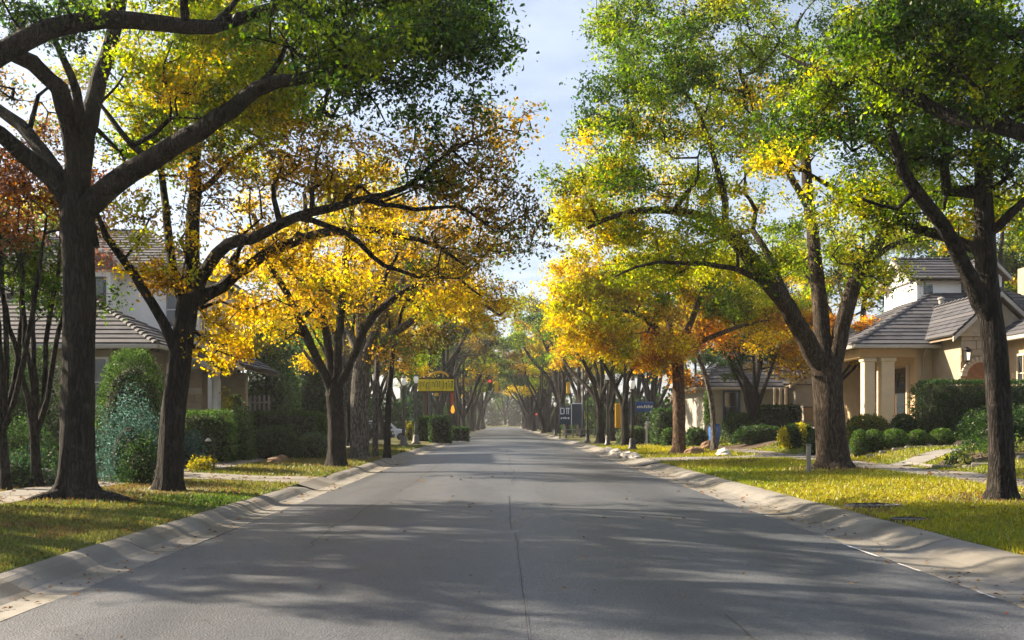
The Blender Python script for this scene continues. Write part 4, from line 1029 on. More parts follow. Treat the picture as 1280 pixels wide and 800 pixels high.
def place(kind, x, y, s, label, group, rz=None, name='street_tree', sz=None):
    o = V[kind] if kind not in used else copy_tree(V[kind]); used.add(kind)
    o.name = name
    rz = (x * 7.3 + y * 1.9) % 6.28 if rz is None else rz
    o.location = (x, y, G(x, y) - .05 if y < 345 else .8); o.rotation_euler = (0, 0, rz); o.scale = (s, s, sz or s)
    tag(o, label, 'tree', group); return o
ordn = ['first', 'second', 'third', 'fourth', 'fifth', 'sixth', 'seventh', 'eighth', 'ninth', 'tenth', 'eleventh', 'twelfth', 'thirteenth', 'fourteenth', 'fifteenth', 'sixteenth', 'seventeenth']
word = {'gold': 'golden yellow', 'lime': 'lime green', 'green': 'mid green', 'amber': 'sparse amber', 'olive': 'brownish olive', 'dim': 'dark bluish green', 'orange': 'orange'}
rowL = [('amber', -8.0, 48.5, .85), ('olive', -8.6, 56, .9), ('gold', -10.5, 66, .9), ('amber', -10.2, 73, 1.0), ('olive', -9.5, 78, 1.0), ('olive', -7.0, 99, 1.3), ('dim', -7.0, 113, 1.4), ('olive', -6.4, 129, 1.6), ('green', -6.8, 148, 1.6), ('dim', -7.0, 172, 1.45), ('olive', -6.6, 200, 1.6), ('green', -7, 232, 1.65), ('dim', -7, 270, 1.8)]
for i, (k, x, y, s) in enumerate(rowL):
    place(k, x, y, s, f'{ordn[i]} tree beyond the stout grey elm along the left kerb, {word[k]} crown', 'street trees receding along the left kerb')
rowR = [('gold', 7.3, 60, .92), ('lime', 6.6, 68, .9), ('gold', 8.0, 74, .9), ('lime', 7.6, 99, 1.15), ('olive', 7.2, 113, 1.4), ('green', 6.7, 127, 1.5), ('olive', 6.8, 143, 1.6), ('dim', 6.8, 161, 1.6), ('green', 7.0, 182, 1.5), ('olive', 7, 208, 1.6), ('dim', 7.2, 238, 1.7), ('olive', 7, 274, 1.8)]
for i, (k, x, y, s) in enumerate(rowR):
    place(k, x, y, s, f'{ordn[i]} tree beyond the brown maple along the right kerb, {word[k]} crown', 'street trees receding along the right kerb')
back = [('green', -17, 19.5, 1.05, 'unseen broad green tree added beyond the left edge to shade the near verge'), ('dim', -12.5, 64, .62, 'dark bluish conifer-like tree behind the hedges left of the kerb'), ('green', -23, 66, 1.0, 'mid green tree standing just beyond the stone entrance'), ('gold', -14.5, 51, .62, 'golden tree right of the white house roof'), ('amber', -24, 58, 1.0, 'tall amber tree rising behind the white house'),  # first entry: unseen tree added to shade the near verge and road
        ('green', -27, 52, 1.2, 'broad green tree behind the far left roof'), ('orange', -24, 34, .9, 'russet orange tree in front of the far left roof'), ('olive', -33, 40, 1.2, 'brownish tree beyond the left edge of the roofs'), ('olive', -24, 78, 1.0, 'brownish tree beyond the parked cars side street'), ('green', -15, 100, 1.1, 'green tree behind the white car'),
        ('dim', -20, 120, 1.1, 'dark green tree far back on the left'),
        ('dim', 14, 56, .62, 'dark rounded tree between the brown maple and the low house'), ('lime', 24, 66, 1.25, 'tall lime green tree behind the low house'), ('green', 31, 62, 1.3, 'tall green tree behind the tan house roof'), ('dim', 20, 80, 1.2, 'dark tree well behind the low house'), ('lime', 33, 48, 1.1, 'bright lime tree right of the white dormers'), ('dim', 13.5, 92, 1.0, 'dark tree beyond the blue notice board'),
        ('green', 15, 110, 1.15, 'green tree far back on the right'), ('olive', 27, 96, 1.2, 'brownish tree far behind the right houses'), ('dim', -2.5, 352, .0, ''), ('orange', 17.5, 53, .7, 'small orange tree before the garden wall')]
for k, x, y, s, lab in back:
    if s: place(k, x, y, s, lab, 'trees behind the houses')
gap = [('dim', -5.6, 138, 1.15), ('olive', 5.4, 134, 1.15), ('green', -5.2, 162, 1.25), ('dim', 5.2, 172, 1.25), ('olive', -5, 188, 1.3), ('green', 5, 195, 1.3), ('dim', -4.8, 216, 1.35), ('dim', 4.8, 222, 1.35), ('olive', -5, 250, 1.4), ('green', 5, 255, 1.4), ('dim', 0.5, 352, 1.5)]
for i, (k, x, y, s) in enumerate(gap): place(k, x, y, s, f'{ordn[i]} of the far trees leaning over the road towards its end, {word[k]} crown', 'far trees closing over the road', sz=s * .95)
far = [(-13, 125, 'dim'), (-14, 150, 'green'), (-13, 180, 'dim'), (13, 125, 'dim'), (13.5, 152, 'olive'), (13, 185, 'dim'), (-36, 58, 'dim'), (-30, 72, 'green'), (-42, 78, 'dim'), (-26, 88, 'dim'), (-34, 98, 'olive'), (-24, 108, 'green'), (-40, 48, 'green'), (-31, 118, 'dim'), (-22, 136, 'dim'), (-46, 110, 'dim'), (30, 110, 'dim'), (24, 126, 'green'), (38, 84, 'dim'), (36, 70, 'green'), (22, 145, 'dim'), (40, 56, 'lime')]
nL = nR = 0
for x, y, k in far:
    if x < 0: nL += 1
    else: nR += 1
    place(k, x, y, 1.1, f'{ordn[(nL if x < 0 else nR) - 1]} tree of the wood far behind the {"left" if x < 0 else "right"} houses, {word[k]} crown', 'trees of the woods behind the houses')
for i, (x, y, k, s, lab) in enumerate(((-16, 338, 'dim', 1.7, 'dark tree left of the far white house'), (15, 336, 'green', 1.7, 'green tree right of the far white house'), (-4, 372, 'dim', 2.0, 'dark tree behind the far white house'), (9, 378, 'olive', 2.0, 'brown tree behind the far white house'))):
    place(k, x, y, s, lab, 'trees closing the end of the street')
# thin trunks by the kerb beyond the elms
hero('young_tree', 'thin bare pole-like trunk, first right of the stout grey elm', (469, 572), 41.5, [[(469, 574, 0, .16), (469, 560, 0, .13), (470, 500, 0, .12), (473, 420, 0, .10)], [(473, 422, 0, .08), (480, 360, 0, .06), (500, 310, 0, .03)], [(473, 430, 0, .06), (455, 370, .5, .05), (450, 320, .8, .03)]],
     [(480, 330, 0, 55, 45, 2, 55, P_olive, .6)], leaf=.15, per=60, seed=41, spread=.5, bark=M_bark3)
hero('young_tree', 'thin dark trunk with a black base, second right of the stout grey elm', (484, 573), 41.0, [[(484, 575, 0, .18), (484, 560, 0, .15), (486, 500, 0, .12), (492, 430, 0, .10)], [(492, 432, 0, .08), (510, 370, 0, .06), (540, 330, 0, .03)], [(490, 440, 0, .06), (485, 380, .5, .05), (488, 330, .8, .03)]],
     [(515, 345, 0, 55, 45, 2, 55, P_amber, .6)], leaf=.15, per=60, seed=42, spread=.5)

# ------------------------------------------------------------------ shrubs and hedges
M_twig = mat('shrub_twigs', (0.016, 0.018, 0.009), (0.025, 0.026, 0.012), 0.95, 6, 0.5, 20)
def shrub(name, label, x, y, w, d, h, pal, shape='ball', leaf=.06, dens=420, seed=1, rough=.06, group='garden shrubs', cat='shrub', rz=0, z=None, stripes=None):
    rg = np.random.default_rng(seed); zb = G(x, y) - .04 if z is None else z
    root = empty(name, (x, y, zb), rz); tag(root, label, cat, group)
    hw, hd = w / 2, d / 2
    if shape == 'box':
        area = w * d + 2 * (w + d) * h; n = int(area * dens)
        f = rg.random(n) * area; P = np.zeros((n, 3)); u, v = rg.uniform(-1, 1, n), rg.uniform(-1, 1, n); s = np.where(rg.random(n) < .5, -1, 1)
        top = f < w * d; fr = (~top) & (f < w * d + 2 * w * h); sd = ~(top | fr)
        P[top] = np.stack([u[top] * hw, v[top] * hd, np.full(top.sum(), h)], 1)
        P[fr] = np.stack([u[fr] * hw, s[fr] * hd, (v[fr] + 1) / 2 * h], 1); P[sd] = np.stack([s[sd] * hw, u[sd] * hd, (v[sd] + 1) / 2 * h], 1)
        r = .16 * min(w, d, h)                       # soft corners
        q = np.abs(P[:, :2]) / (hw, hd); cor = np.clip((q.min(1) - .8) / .2, 0, 1) * (q.max(1) > .97); P[:, :2] *= (1 - .10 * cor)[:, None]
        et = np.clip((P[:, 2] / h - .86) / .14, 0, 1); P[:, :2] *= (1 - .10 * et * (q.max(1) > .9))[:, None]
        core = MB().box((0, 0, h * .47), (w * .88, d * .84, h * .9), 0, .12 * min(w, d, h))
    else:
        e = {'ball': 1.0, 'dome': .8, 'loose': .9}[shape]
        n = int(dens * 2 * pi * (hw * hd + (hw + hd) / 2 * h) * (.55 if shape != 'loose' else 1.35)); dv = rg.normal(size=(n, 3)); dv /= np.linalg.norm(dv, axis=1)[:, None]
        if shape == 'ball': dv[:, 2] = np.where(dv[:, 2] < -.75, -dv[:, 2], dv[:, 2]); P = dv * (hw, hd, h / 2); P[:, 2] += h / 2
        else: dv[:, 2] = np.abs(dv[:, 2]); P = np.sign(dv) * np.abs(dv) ** e * (hw, hd, h)
        if shape != 'loose': P = np.concatenate([P, P * .93 + (0, 0, .03 * h)]); n = len(P)
        if shape == 'loose':
            k = 1 + .22 * np.sin(dv[:, 0] * 5 + seed) * np.sin(dv[:, 2] * 6 + dv[:, 1] * 4); P *= (k * (.5 + .6 * rg.random(n) ** .6))[:, None]
        core = MB().lathe([(hw * .5, 0.0), (hw * .76, h * .22), (hw * .78, h * .48), (hw * .6, h * .72), (hw * .2, h * .84)], n=14, sy=d / w) if shape != 'loose' else MB().lathe([(hw * .3, 0.0), (hw * .5, h * .2), (hw * .52, h * .4), (hw * .38, h * .58), (hw * .1, h * .68)], n=12, sy=d / w)
    P += rg.normal(size=P.shape) * rough * np.array((1, 1, .8)); P[:, 2] = np.maximum(P[:, 2], .02)
    lump = np.sin(P[:, 0] * 7 + seed) * np.sin(P[:, 2] * 8) * np.sin(P[:, 1] * 6 + 1); P += P * (lump * rough * .5)[:, None] * (1, 1, 0)
    col = palette_pick(pal, len(P), rg) * rg.uniform(.7, 1.3, (len(P), 1))
    if stripes is not None:
        sun_band = np.sin(P[:, 0] * stripes[0] + P[:, 2] * 1.0) > .2; col = np.where(sun_band[:, None], np.array(stripes[1]) * rg.uniform(.8, 1.2, (len(P), 1)), col)  # yellow leaf colour stands in for stripes of sunlight on the hedge
    co, q = make_leaves(P, leaf, col, rg, .6, 0)
    core.build('twigs', M_twig, root, True)
    o = link('foliage', fast_mesh('foliage', co, q, tint=col), M_leaf, root); o['kind'] = 'stuff'
    return root
H_dark = [(4, (.022, .050, .016)), (2, (.04, .08, .02)), (1, (.06, .11, .025))]; H_mid = [(3, (.045, .09, .02)), (2, (.07, .13, .025)), (1, (.025, .055, .015))]
H_teal = [(3, (.05, .105, .09)), (2, (.09, .16, .145)), (3, (.03, .07, .05))]; H_yel = [(3, (.34, .28, .02)), (2, (.22, .22, .025)), (1, (.1, .13, .02))]
H_soft = [(2, (.06, .11, .05)), (2, (.10, .15, .05)), (1, (.04, .07, .03))]
def S(name, label, px0, px1, pyt, pyb, D, pal, shape='ball', depth=None, **kw):
    """size a shrub from where it stands at depth D"""
    s = F / D; x = ((px0 + px1) / 2 - HX) / s; w = (px1 - px0) / s; zb = G(x, D); top = CAM_H - (pyt - HY) / s
    kw.setdefault('seed', int(px0 * 3 + pyb)); kw.setdefault('leaf', max(.05, .0022 * D))
    kw.setdefault('dens', 560 if D < 30 else (430 if D < 45 else 200))
    return shrub(name, label, x, D, w, depth or w * .9, max(.3, top - zb), pal, shape, **kw)
# right garden
S('clipped_hedge', 'large dark clipped hedge in front of the tan house', 1146, 1345, 476, 556, 37.6, H_dark, 'box', 1.8, group='clipped hedges', cat='hedge', rough=.045, dens=620, leaf=.07)
S('low_shrub', 'loose dark shrub growing in front of the large clipped hedge behind the narrow trunk', 1205, 1310, 510, 572, 29.8, H_dark, 'loose', 1.3)
for i, (a, b, t) in enumerate(((1063, 1086, 536), (1078, 1106, 536), (1101, 1135, 535), (1134, 1160, 536), (1162, 1193, 534))):
    S('ball_shrub', f'{ordn[i]} of five clipped green shrub balls, counted from the thick trunk', a, b, t, 560, 34.4 + .2 * (i % 2), [(3, (.06, .12, .02)), (2, (.09, .16, .025)), (1, (.04, .08, .015))], 'ball', group='row of clipped shrub balls', rough=.018, leaf=.048, dens=1000)
S('shrub', 'yellow-tipped shrub behind the leftmost clipped shrub balls', 1056, 1112, 518, 552, 39.5, [(2, (.2, .18, .03)), (2, (.08, .12, .02)), (1, (.03, .06, .02))], 'dome', 1.6)
S('shrub', 'round dark shrub behind the middle clipped shrub ball', 1114, 1144, 517, 552, 38, H_dark, 'dome', 1.2)
S('sun_striped_hedge', 'low rounded green hedge with yellow sun stripes painted into its leaves beside the thick trunk', 973, 1022, 529, 553, 43, H_dark, 'dome', 1.2, stripes=(7.5, (.40, .36, .03)), cat='hedge')
S('shrub', 'dark green shrub between the sun-striped hedge and the thick trunk', 1008, 1030, 540, 560, 38, H_dark, 'dome', .8)
S('clipped_hedge', 'square dark hedge below the porch posts of the low house', 945, 998, 507, 532, 56, H_dark, 'box', 1.4, group='clipped hedges', cat='hedge')
S('shrub', 'rounded dark shrub under the blue window of the low house', 903, 942, 515, 535, 55, H_dark, 'dome', 1.6)
S('shrub', 'low spreading dark shrub behind the rocks on the right lawn', 915, 985, 531, 548, 50, H_dark, 'dome', 1.5)
S('tall_hedge', 'tall dark hedge block right of the lamp post and behind the brown maple', 817, 842, 512, 553, 58, H_dark, 'box', 2.2, group='clipped hedges', cat='hedge')
S('shrub', 'small green shrub in the bed left of the brown maple', 826, 846, 535, 552, 56, H_mid, 'dome', 1.0)
S('shrub', 'flat dark shrub right of the brown maple', 855, 884, 534, 552, 54, H_dark, 'dome', 1.2)
S('shrub', 'grey-green shrub between the double trunk and the lamp post', 772, 812, 532, 552, 62, H_soft, 'dome', 1.2)
rg_ = random.Random(9)
for i in range(13):
    x = 12.3 + i * .34 + rg_.uniform(-.12, .12); y = 26.6 + (i % 3) * .75 + rg_.uniform(-.2, .2) + i * .10
    shrub('bed_plant', f'{ordn[i]} low leafy plant from the path end in the kerbed bed on the right', x, y, rg_.uniform(.5, .8), .6, rg_.uniform(.28, .5), H_mid if i % 3 else [(2, (.1, .13, .03)), (2, (.16, .16, .04))], 'loose', leaf=.075, dens=170, seed=60 + i, group='plants in the bed beside the right path', cat='plant')
# left garden
S('blue_shrub', 'tall silvery teal shrub right of the big oak trunk', 122, 205, 498, 606, 23.0, H_teal, 'loose', 1.5)
S('blue_shrub', 'small silvery teal shrub right of the amber elm trunk', 222, 252, 541, 592, 29.5, H_teal, 'loose', 1.0)
S('domed_shrub', 'big dark dome-shaped shrub against the front wall of the white house', 124, 208, 436, 545, 30.0, H_mid, 'dome', 2.2, rough=.07)
S('dark_shrub', 'dark green bush low down between the teal shrub and the amber elm', 150, 205, 545, 602, 22.2, H_dark, 'loose', 1.1)
S('dark_shrub', 'wide dark bush filling the bed left of the big oak trunk', -60, 78, 520, 600, 24.0, H_dark, 'loose', 1.6)
S('dark_shrub', 'low blue-green bush under the small many-stemmed trees', -20, 72, 560, 602, 20.9, H_teal[2:] + H_dark, 'loose', .9)
S('tall_bush', 'tall leafy green bush right of the stone entrance beyond the picket fence', 305, 372, 425, 525, 52, H_soft, 'loose', 2.5, dens=120, leaf=.16)
S('tall_bush', 'tall dark blue-green bush behind the vase-shaped elm trunk', 352, 446, 412, 530, 60, [(3, BG), (2, DG), (1, (.05, .1, .05))], 'loose', 3, dens=110, leaf=.18)
S('tall_bush', 'broad dark bush behind the small stems at the left edge', -60, 82, 445, 590, 27.0, H_dark, 'loose', 1.8, dens=300, leaf=.09)
S('clipped_hedge', 'dark clipped hedge under the left edge roof behind the small stems', -40, 30, 462, 560, 29, H_dark, 'box', 1.2, group='clipped hedges', cat='hedge')
S('clipped_hedge', 'clipped green hedge right of the amber elm in front of the stone entrance', 226, 288, 514, 560, 33, H_mid, 'box', 1.4, group='clipped hedges', cat='hedge')
S('shrub', 'upright green shrub at the corner of the stone entrance', 286, 316, 506, 562, 35, H_mid, 'loose', 1.0)
S('yellow_shrub', 'small yellow-leaved shrub before the white entrance column', 274, 294, 498, 522, 36.5, H_yel, 'loose', .6)
S('long_hedge', 'long clipped hedge behind the two rounded shrubs left of the vase-shaped elm', 312, 402, 515, 545, 44, H_mid, 'box', 1.2, group='clipped hedges', cat='hedge')
S('round_shrub', 'dark rounded shrub in the bed left of the vase-shaped elm', 314, 376, 532, 566, 37, H_dark, 'dome', 1.6)
S('round_shrub', 'greyish rounded shrub touching the vase-shaped elm trunk', 370, 414, 540, 568, 38, H_soft, 'dome', 1.3)
S('round_shrub', 'bright clipped shrub at the right end of the long hedge', 394, 412, 517, 545, 42, H_mid, 'dome', .9)
S('yellow_grass_plant', 'tuft of yellow ornamental grass beside the path light', 236, 268, 572, 594, 27.4, H_yel, 'loose', .7, cat='plant')
S('cypress_hedge', 'tall clipped hedge block right of the yellow sign post', 538, 562, 520, 552, 72, H_dark, 'box', 1.3, group='clipped hedges', cat='hedge')
S('low_hedge', 'low wedge-shaped hedge at the kerb beyond the yellow sign', 564, 585, 534, 549, 79, H_dark, 'box', 1.2, group='clipped hedges', cat='hedge')
S('clipped_hedge', 'dark clipped hedge behind the two left street lamps', 520, 537, 521, 549, 75, H_mid, 'box', 1.2, group='clipped hedges', cat='hedge')
S('yellow_shrub', 'small lime shrub between the two left street lamps', 508, 515, 529, 545, 76, H_yel, 'loose', .6)

# stones, edging, retaining wall
M_rock = mat('brown_rock', (0.24, 0.15, 0.09), (0.16, 0.10, 0.065), 0.95, 3, 0.8, 8); M_rockw = mat('white_rock', (0.55, 0.53, 0.49), (0.42, 0.4, 0.37), 0.95, 3, 0.8, 8)
def rock(label, x, y, w, d, h, m, group, seed):
    rg = np.random.default_rng(seed); n, k = 9, 5; vs = []
    for i in range(k):
        t = i / (k - 1); rr = math.sqrt(max(.04, 1 - (t * 1.02) ** 2.4))
        for j in range(n):
            a = 2 * pi * j / n; q = rr * rg.uniform(.8, 1.15); vs.append((cos(a) * q * w / 2, sin(a) * q * d / 2, h * t * rg.uniform(.9, 1.08) - .04))
    fs = [(i * n + j, i * n + (j + 1) % n, (i + 1) * n + (j + 1) % n, (i + 1) * n + j) for i in range(k - 1) for j in range(n)] + [tuple(range((k - 1) * n, k * n))]
    o = MB().add(vs, fs).build('rock', m, loc=(x, y, G(x, y)), rz=rg.uniform(0, 3)); tag(o, label, 'rock', group); return o
for i, (px, py, w, h) in enumerate(((318, 562, .7, .35), (332, 566, .6, .22), (343, 572, .6, .25), (352, 569, .6, .25), (310, 560, .5, .3), (362, 566, .5, .2))):
    D = F * (CAM_H - .34) / (py + 3 - HY); rock(f'brown boulder in the bed left of the vase-shaped elm, {ordn[i]} of six', (px - HX) / F * D, D, w, .6, h, M_rock, 'boulders edging the left bed', 70 + i)
for i, (px, py, w, h) in enumerate(((868, 560, .9, .35), (885, 556, .8, .5), (905, 562, .8, .35), (924, 548, 1.0, .6))):
    D = F * (CAM_H - .42) / (py + 2 - HY); rock(f'brown rock on the bare patch right of the brown maple, {ordn[i]} of four', (px - HX) / F * D, D, w, .7, h, M_rock if i != 2 else M_rockw, 'rocks right of the brown maple', 80 + i)
for i, (y, w) in enumerate(((47.5, .8), (44.2, .9), (42.8, .7), (41.4, 1.0), (51, .7))):
    rock(f'white stone on the kerb edge before the right driveway, {ordn[i]} of five', 5.35 + .1 * (i % 2), y, .45, w, .24, M_rockw, 'white stones on the right kerb', 90 + i)
rw = empty('retaining_wall', (-10.2, 21.2, G(-10.2, 21.2))); tag(rw, 'short low wall of pale stone blocks between the big oak and the teal shrub', 'wall')
for j in range(2):
    for i in range(4):
        MB().box((i * .42 + .1 * j - .3, i * .14, .10 + .17 * j), (.40, .26, .165), .32, .02).build('stone_block', (M_stone, M_stone3, M_grey)[(i + j) % 3], rw)
def edging(name, label, pts, m):
    r = empty(name, (pts[0][0], pts[0][1], G(*pts[0]))); tag(r, label, 'edging')
    P = [np.array(p, float) for p in pts]; fine = []
    for a, b in zip(P[:-1], P[1:]):
        k = max(1, int(round(np.linalg.norm(b - a) / .45))); fine += [a + (b - a) * i / k for i in range(k)]
    fine.append(P[-1])
    for a, b in zip(fine[:-1], fine[1:]):
        c = (a + b) / 2; d = b - a
        o = MB().box((0, 0, 0), (np.linalg.norm(d) - .006, .10, .2), 0, .02).build('edging_stone', m, r, loc=(c[0] - pts[0][0], c[1] - pts[0][1], G(*c) - .025 - G(*pts[0])), rz=math.atan2(d[1], d[0]))
edging('bed_edging', 'curved concrete edging round the bed between path and near right lawn', [(12.0, 29.6), (11.95, 27.6), (12.3, 26.2), (13.2, 25.6), (14.6, 25.9), (16.2, 26.6), (18, 26.8)], M_conc)
edging('bed_edging', 'curved pale stone edging of the bed at the left edge', [(-14.5, 19.6), (-12.6, 19.0), (-11.2, 18.9), (-10.4, 19.6), (-10.1, 21)], M_conc2)
edging('bed_edging', 'straight concrete edging below the row of clipped shrub balls', [(12.2, 33.5), (14, 33.7), (16.6, 33.7)], M_conc)
# dark soil in the beds
M_soil = mat('bed_soil', (0.045, 0.032, 0.022), (0.075, 0.052, 0.035), 0.95, 4, 0.8, 25, c3=(0.10, 0.07, 0.045), scale3=1.5)
def bed(name, pts):
    c = np.mean(np.array(pts), 0); k = 9; vs = []; n = len(pts)
    for t in np.linspace(.05, 1, k):
        for p in pts: q = c + (np.array(p) - c) * t; vs.append((q[0], q[1], G(*q) + .022 + .05 * (1 - t)))
    fs = [(i * n + j, i * n + (j + 1) % n, (i + 1) * n + (j + 1) % n, (i + 1) * n + j) for i in range(k - 1) for j in range(n)] + [tuple(range(n))]
    tag(MB().add(vs, fs).build(name, M_soil, smooth=True), kind='structure')
def ell(cx, cy, a, b, n=22, rot=0): return [(cx + a * cos(t) * cos(rot) - b * sin(t) * sin(rot), cy + a * cos(t) * sin(rot) + b * sin(t) * cos(rot)) for t in np.linspace(0, 2 * pi, n, endpoint=False)]
bed('planting_bed', ell(-14.0, 22.3, 4.1, 2.6)); bed('planting_bed', ell(-12.4, 30.2, 2.6, 2.2)); bed('planting_bed', ell(-9.6 + .9, 38.6, 1.6, 3.0) if 0 else ell(-11.2, 38.6, 1.3, 2.4))
bed('planting_bed', ell(14.9, 27.6, 2.9, 1.7, rot=.1)); bed('planting_bed', ell(15.6, 35.4, 3.6, 1.7, rot=.05)); bed('planting_bed', ell(12.2, 50, 2.4, 2.6))

# undergrowth that closes the view under the crowns, far behind the gardens
def thicket(name, label, cells, seed, dens=480, lf=.46):
    rg = np.random.default_rng(seed); P = []; col = []; pal = np.array((DG, BG, MG, OB, (.05, .08, .03)))
    for (x, y, w, d, h) in cells:
        n = int(dens * (w * h + d * h) / 20); u = rg.normal(size=(n, 3)); u /= np.linalg.norm(u, axis=1)[:, None]; u[:, 2] = np.abs(u[:, 2]) ** .8
        k = rg.uniform(.6, 1.05, (n, 1)) * (1 + .2 * np.sin(u[:, :1] * 5 + x) * np.sin(u[:, 2:3] * 6 + y))
        q = u * k * (w / 2, d / 2, h); q += (x, y, G(x, y) if y < 330 else 0.2); P.append(q); c = pal[rg.choice(5, p=(.3, .25, .2, .1, .15))]; col.append(np.repeat(c[None], n, 0) * rg.uniform(.6, 1.35, (n, 1)))
    P = np.concatenate(P); col = np.concatenate(col); co, q = make_leaves(P, lf, col, rg, .7, 0)
    o = link(name, fast_mesh(name, co, q, tint=col), M_leaf); tag(o, label, 'undergrowth', kind='stuff')
rg_ = random.Random(77)
cl = [(-13 - 3.2 * i + rg_.uniform(-1, 1), 103 + rg_.uniform(-6, 6), 6, 5, rg_.uniform(3.5, 6)) for i in range(15)] + [(-10.5 + rg_.uniform(-.5, .5), 118 + 14 * i, 4.5, 12, rg_.uniform(3, 5.5)) for i in range(16)] + [(-36 - rg_.uniform(0, 6), 30 + 7 * i, 6, 8, rg_.uniform(4, 6)) for i in range(11)] + [(-19 + rg_.uniform(-3, 3), 66 + 3 * i, 5, 4, rg_.uniform(2.5, 4)) for i in range(4)]
thicket('undergrowth_left', 'dark mass of bushes closing the view behind the left gardens', cl, 5)
cr_ = [(12 + 3.2 * i + rg_.uniform(-1, 1), 101 + rg_.uniform(-6, 6), 6, 5, rg_.uniform(3.5, 6)) for i in range(14)] + [(10.5 + rg_.uniform(-.5, .5), 118 + 14 * i, 4.5, 12, rg_.uniform(3, 5.5)) for i in range(16)] + [(38 + rg_.uniform(0, 6), 44 + 7 * i, 6, 8, rg_.uniform(4, 6)) for i in range(9)] + [(26 + 2.6 * i, 68 + rg_.uniform(-3, 3), 5, 4, rg_.uniform(3, 5)) for i in range(5)]
thicket('undergrowth_right', 'dark mass of bushes closing the view behind the right gardens', cr_, 6)
thicket('undergrowth_far', 'dark mass of bushes beyond the end of the street', [(-70 + 7 * i, 366 + rg_.uniform(-4, 4), 11, 6, rg_.uniform(9, 13)) for i in range(21)], 7, 230, .85)
# ------------------------------------------------------------------ street furniture, signs, signals, cars
M_globe = mat('lamp_globe', (.7, .69, .65), (.62, .61, .58), .25, emit=((1, .97, .9), .08))
M_redl = mat('red_lens', (.6, .02, .015), (.6, .02, .015), .3, emit=((1, .05, .03), .6))
M_orl = mat('orange_lens', (.7, .25, .02), (.7, .25, .02), .3, emit=((1, .35, .02), .4))
M_yel = mat('signal_yellow', (.75, .42, .02), (.68, .36, .02), .5, 3); M_sign = mat('sign_yellow', (.88, .72, .02), (.8, .62, .02), .5, 4)
M_brown = mat('sign_brown', (.10, .055, .02), (.08, .04, .015), .7, 4); M_pole = mat('grey_pole', (.13, .125, .12), (.10, .095, .09), .6, 3)
M_navy = mat('navy_board', (.012, .03, .06), (.015, .035, .07), .5, 2); M_blue = mat('blue_board', (.03, .09, .32), (.02, .07, .26), .5, 2)
M_wht = mat('sign_white', (.75, .76, .78), (.7, .7, .72), .5, 5); M_redp = mat('sign_red', (.5, .06, .02), (.42, .05, .02), .5, 4)
M_rail = mat('grey_wood', (.2, .19, .17), (.15, .14, .13), .8, 4)

def street_lamp(label, x, y, h, r=.07, pole=None):
    z = G(x, y); o = empty('street_lamp', (x, y, z - .03)); tag(o, label, 'street lamp', 'street lamps along the road'); k = h
    m = pole or M_black
    MB().lathe([(r * 3.2, 0), (r * 3.2, .12), (r * 2.2, .2), (r * 1.9, .55), (r * 1.25, .65)], n=12).build('base', m, o, True)
    MB().lathe([(r * 1.2, .6), (r, 1.2), (r * .85, k - .75), (r * 1.5, k - .72), (r * 1.5, k - .66), (r * .8, k - .64)], n=12).build('post', m, o, True)
    MB().lathe([(.08, k - .66), (.15, k - .6), (.17, k - .55)], n=12).build('collar', m, o, True)
    MB().lathe([(.09, k - .55), (.15, k - .36), (.165, k - .22), (.12, k - .1)], n=14).build('globe', M_globe, o, True)
    MB().lathe([(.15, k - .1), (.11, k - .02), (.05, k + .02), (.025, k + .06), (.03, k + .1), (.004, k + .15)], n=12).build('finial_cap', m, o, True)
    return o
street_lamp('street lamp with bright globe on a thick grey post, nearer of the left pair', -6.1, 60.5, 4.25, .10, M_pole)
street_lamp('street lamp with bright globe on a thick grey post, beside the yellow sign', -5.75, 65, 4.55, .10, M_pole)
street_lamp('black street lamp with flared base on the right verge left of the brown maple', 6.7, 52, 3.75, .085)
street_lamp('street lamp half hidden by the double dark trunk left of the flared-base lamp', 6.35, 61, 4.6)
street_lamp('street lamp among the trunks right of the navy board', 5.95, 71, 4.3)
street_lamp('small distant street lamp left of the navy board', 5.75, 112, 3.8)
street_lamp('tiny distant street lamp on the left kerb by the round red sign', -5.6, 150, 4.0)

def signal(label, x, y, z, body, lens, facing=0, lit=2, lens_m=None, name='traffic_signal', back=False):
    o = empty(name, (x, y, z), facing); tag(o, label, 'traffic light', 'traffic signals')
    MB().box((0, 0, .55), (.36, .26, 1.1), 0, .04).build('housing', body, o)
    for k in range(3):
        zz = .2 + .35 * k
        if not back:
            MB().tube([(0, -.13, zz), (0, -.15, zz)], [.115, .115], 14).build('lens', lens_m if k == lit else M_black, o)
            vis = [(.145 * cos(a), -.14, zz + .145 * sin(a)) for a in np.linspace(-.3, pi + .3, 12)]
            MB().add(vis + [(a, b - .2, c) for a, b, c in vis], [(i, i + 1, 13 + i, 12 + i) for i in range(11)]).build('visor', body, o)
    MB().tube([(0, 0, 1.08), (0, 0, 1.45)], .03, 6).build('hanger', M_black, o)
    return o
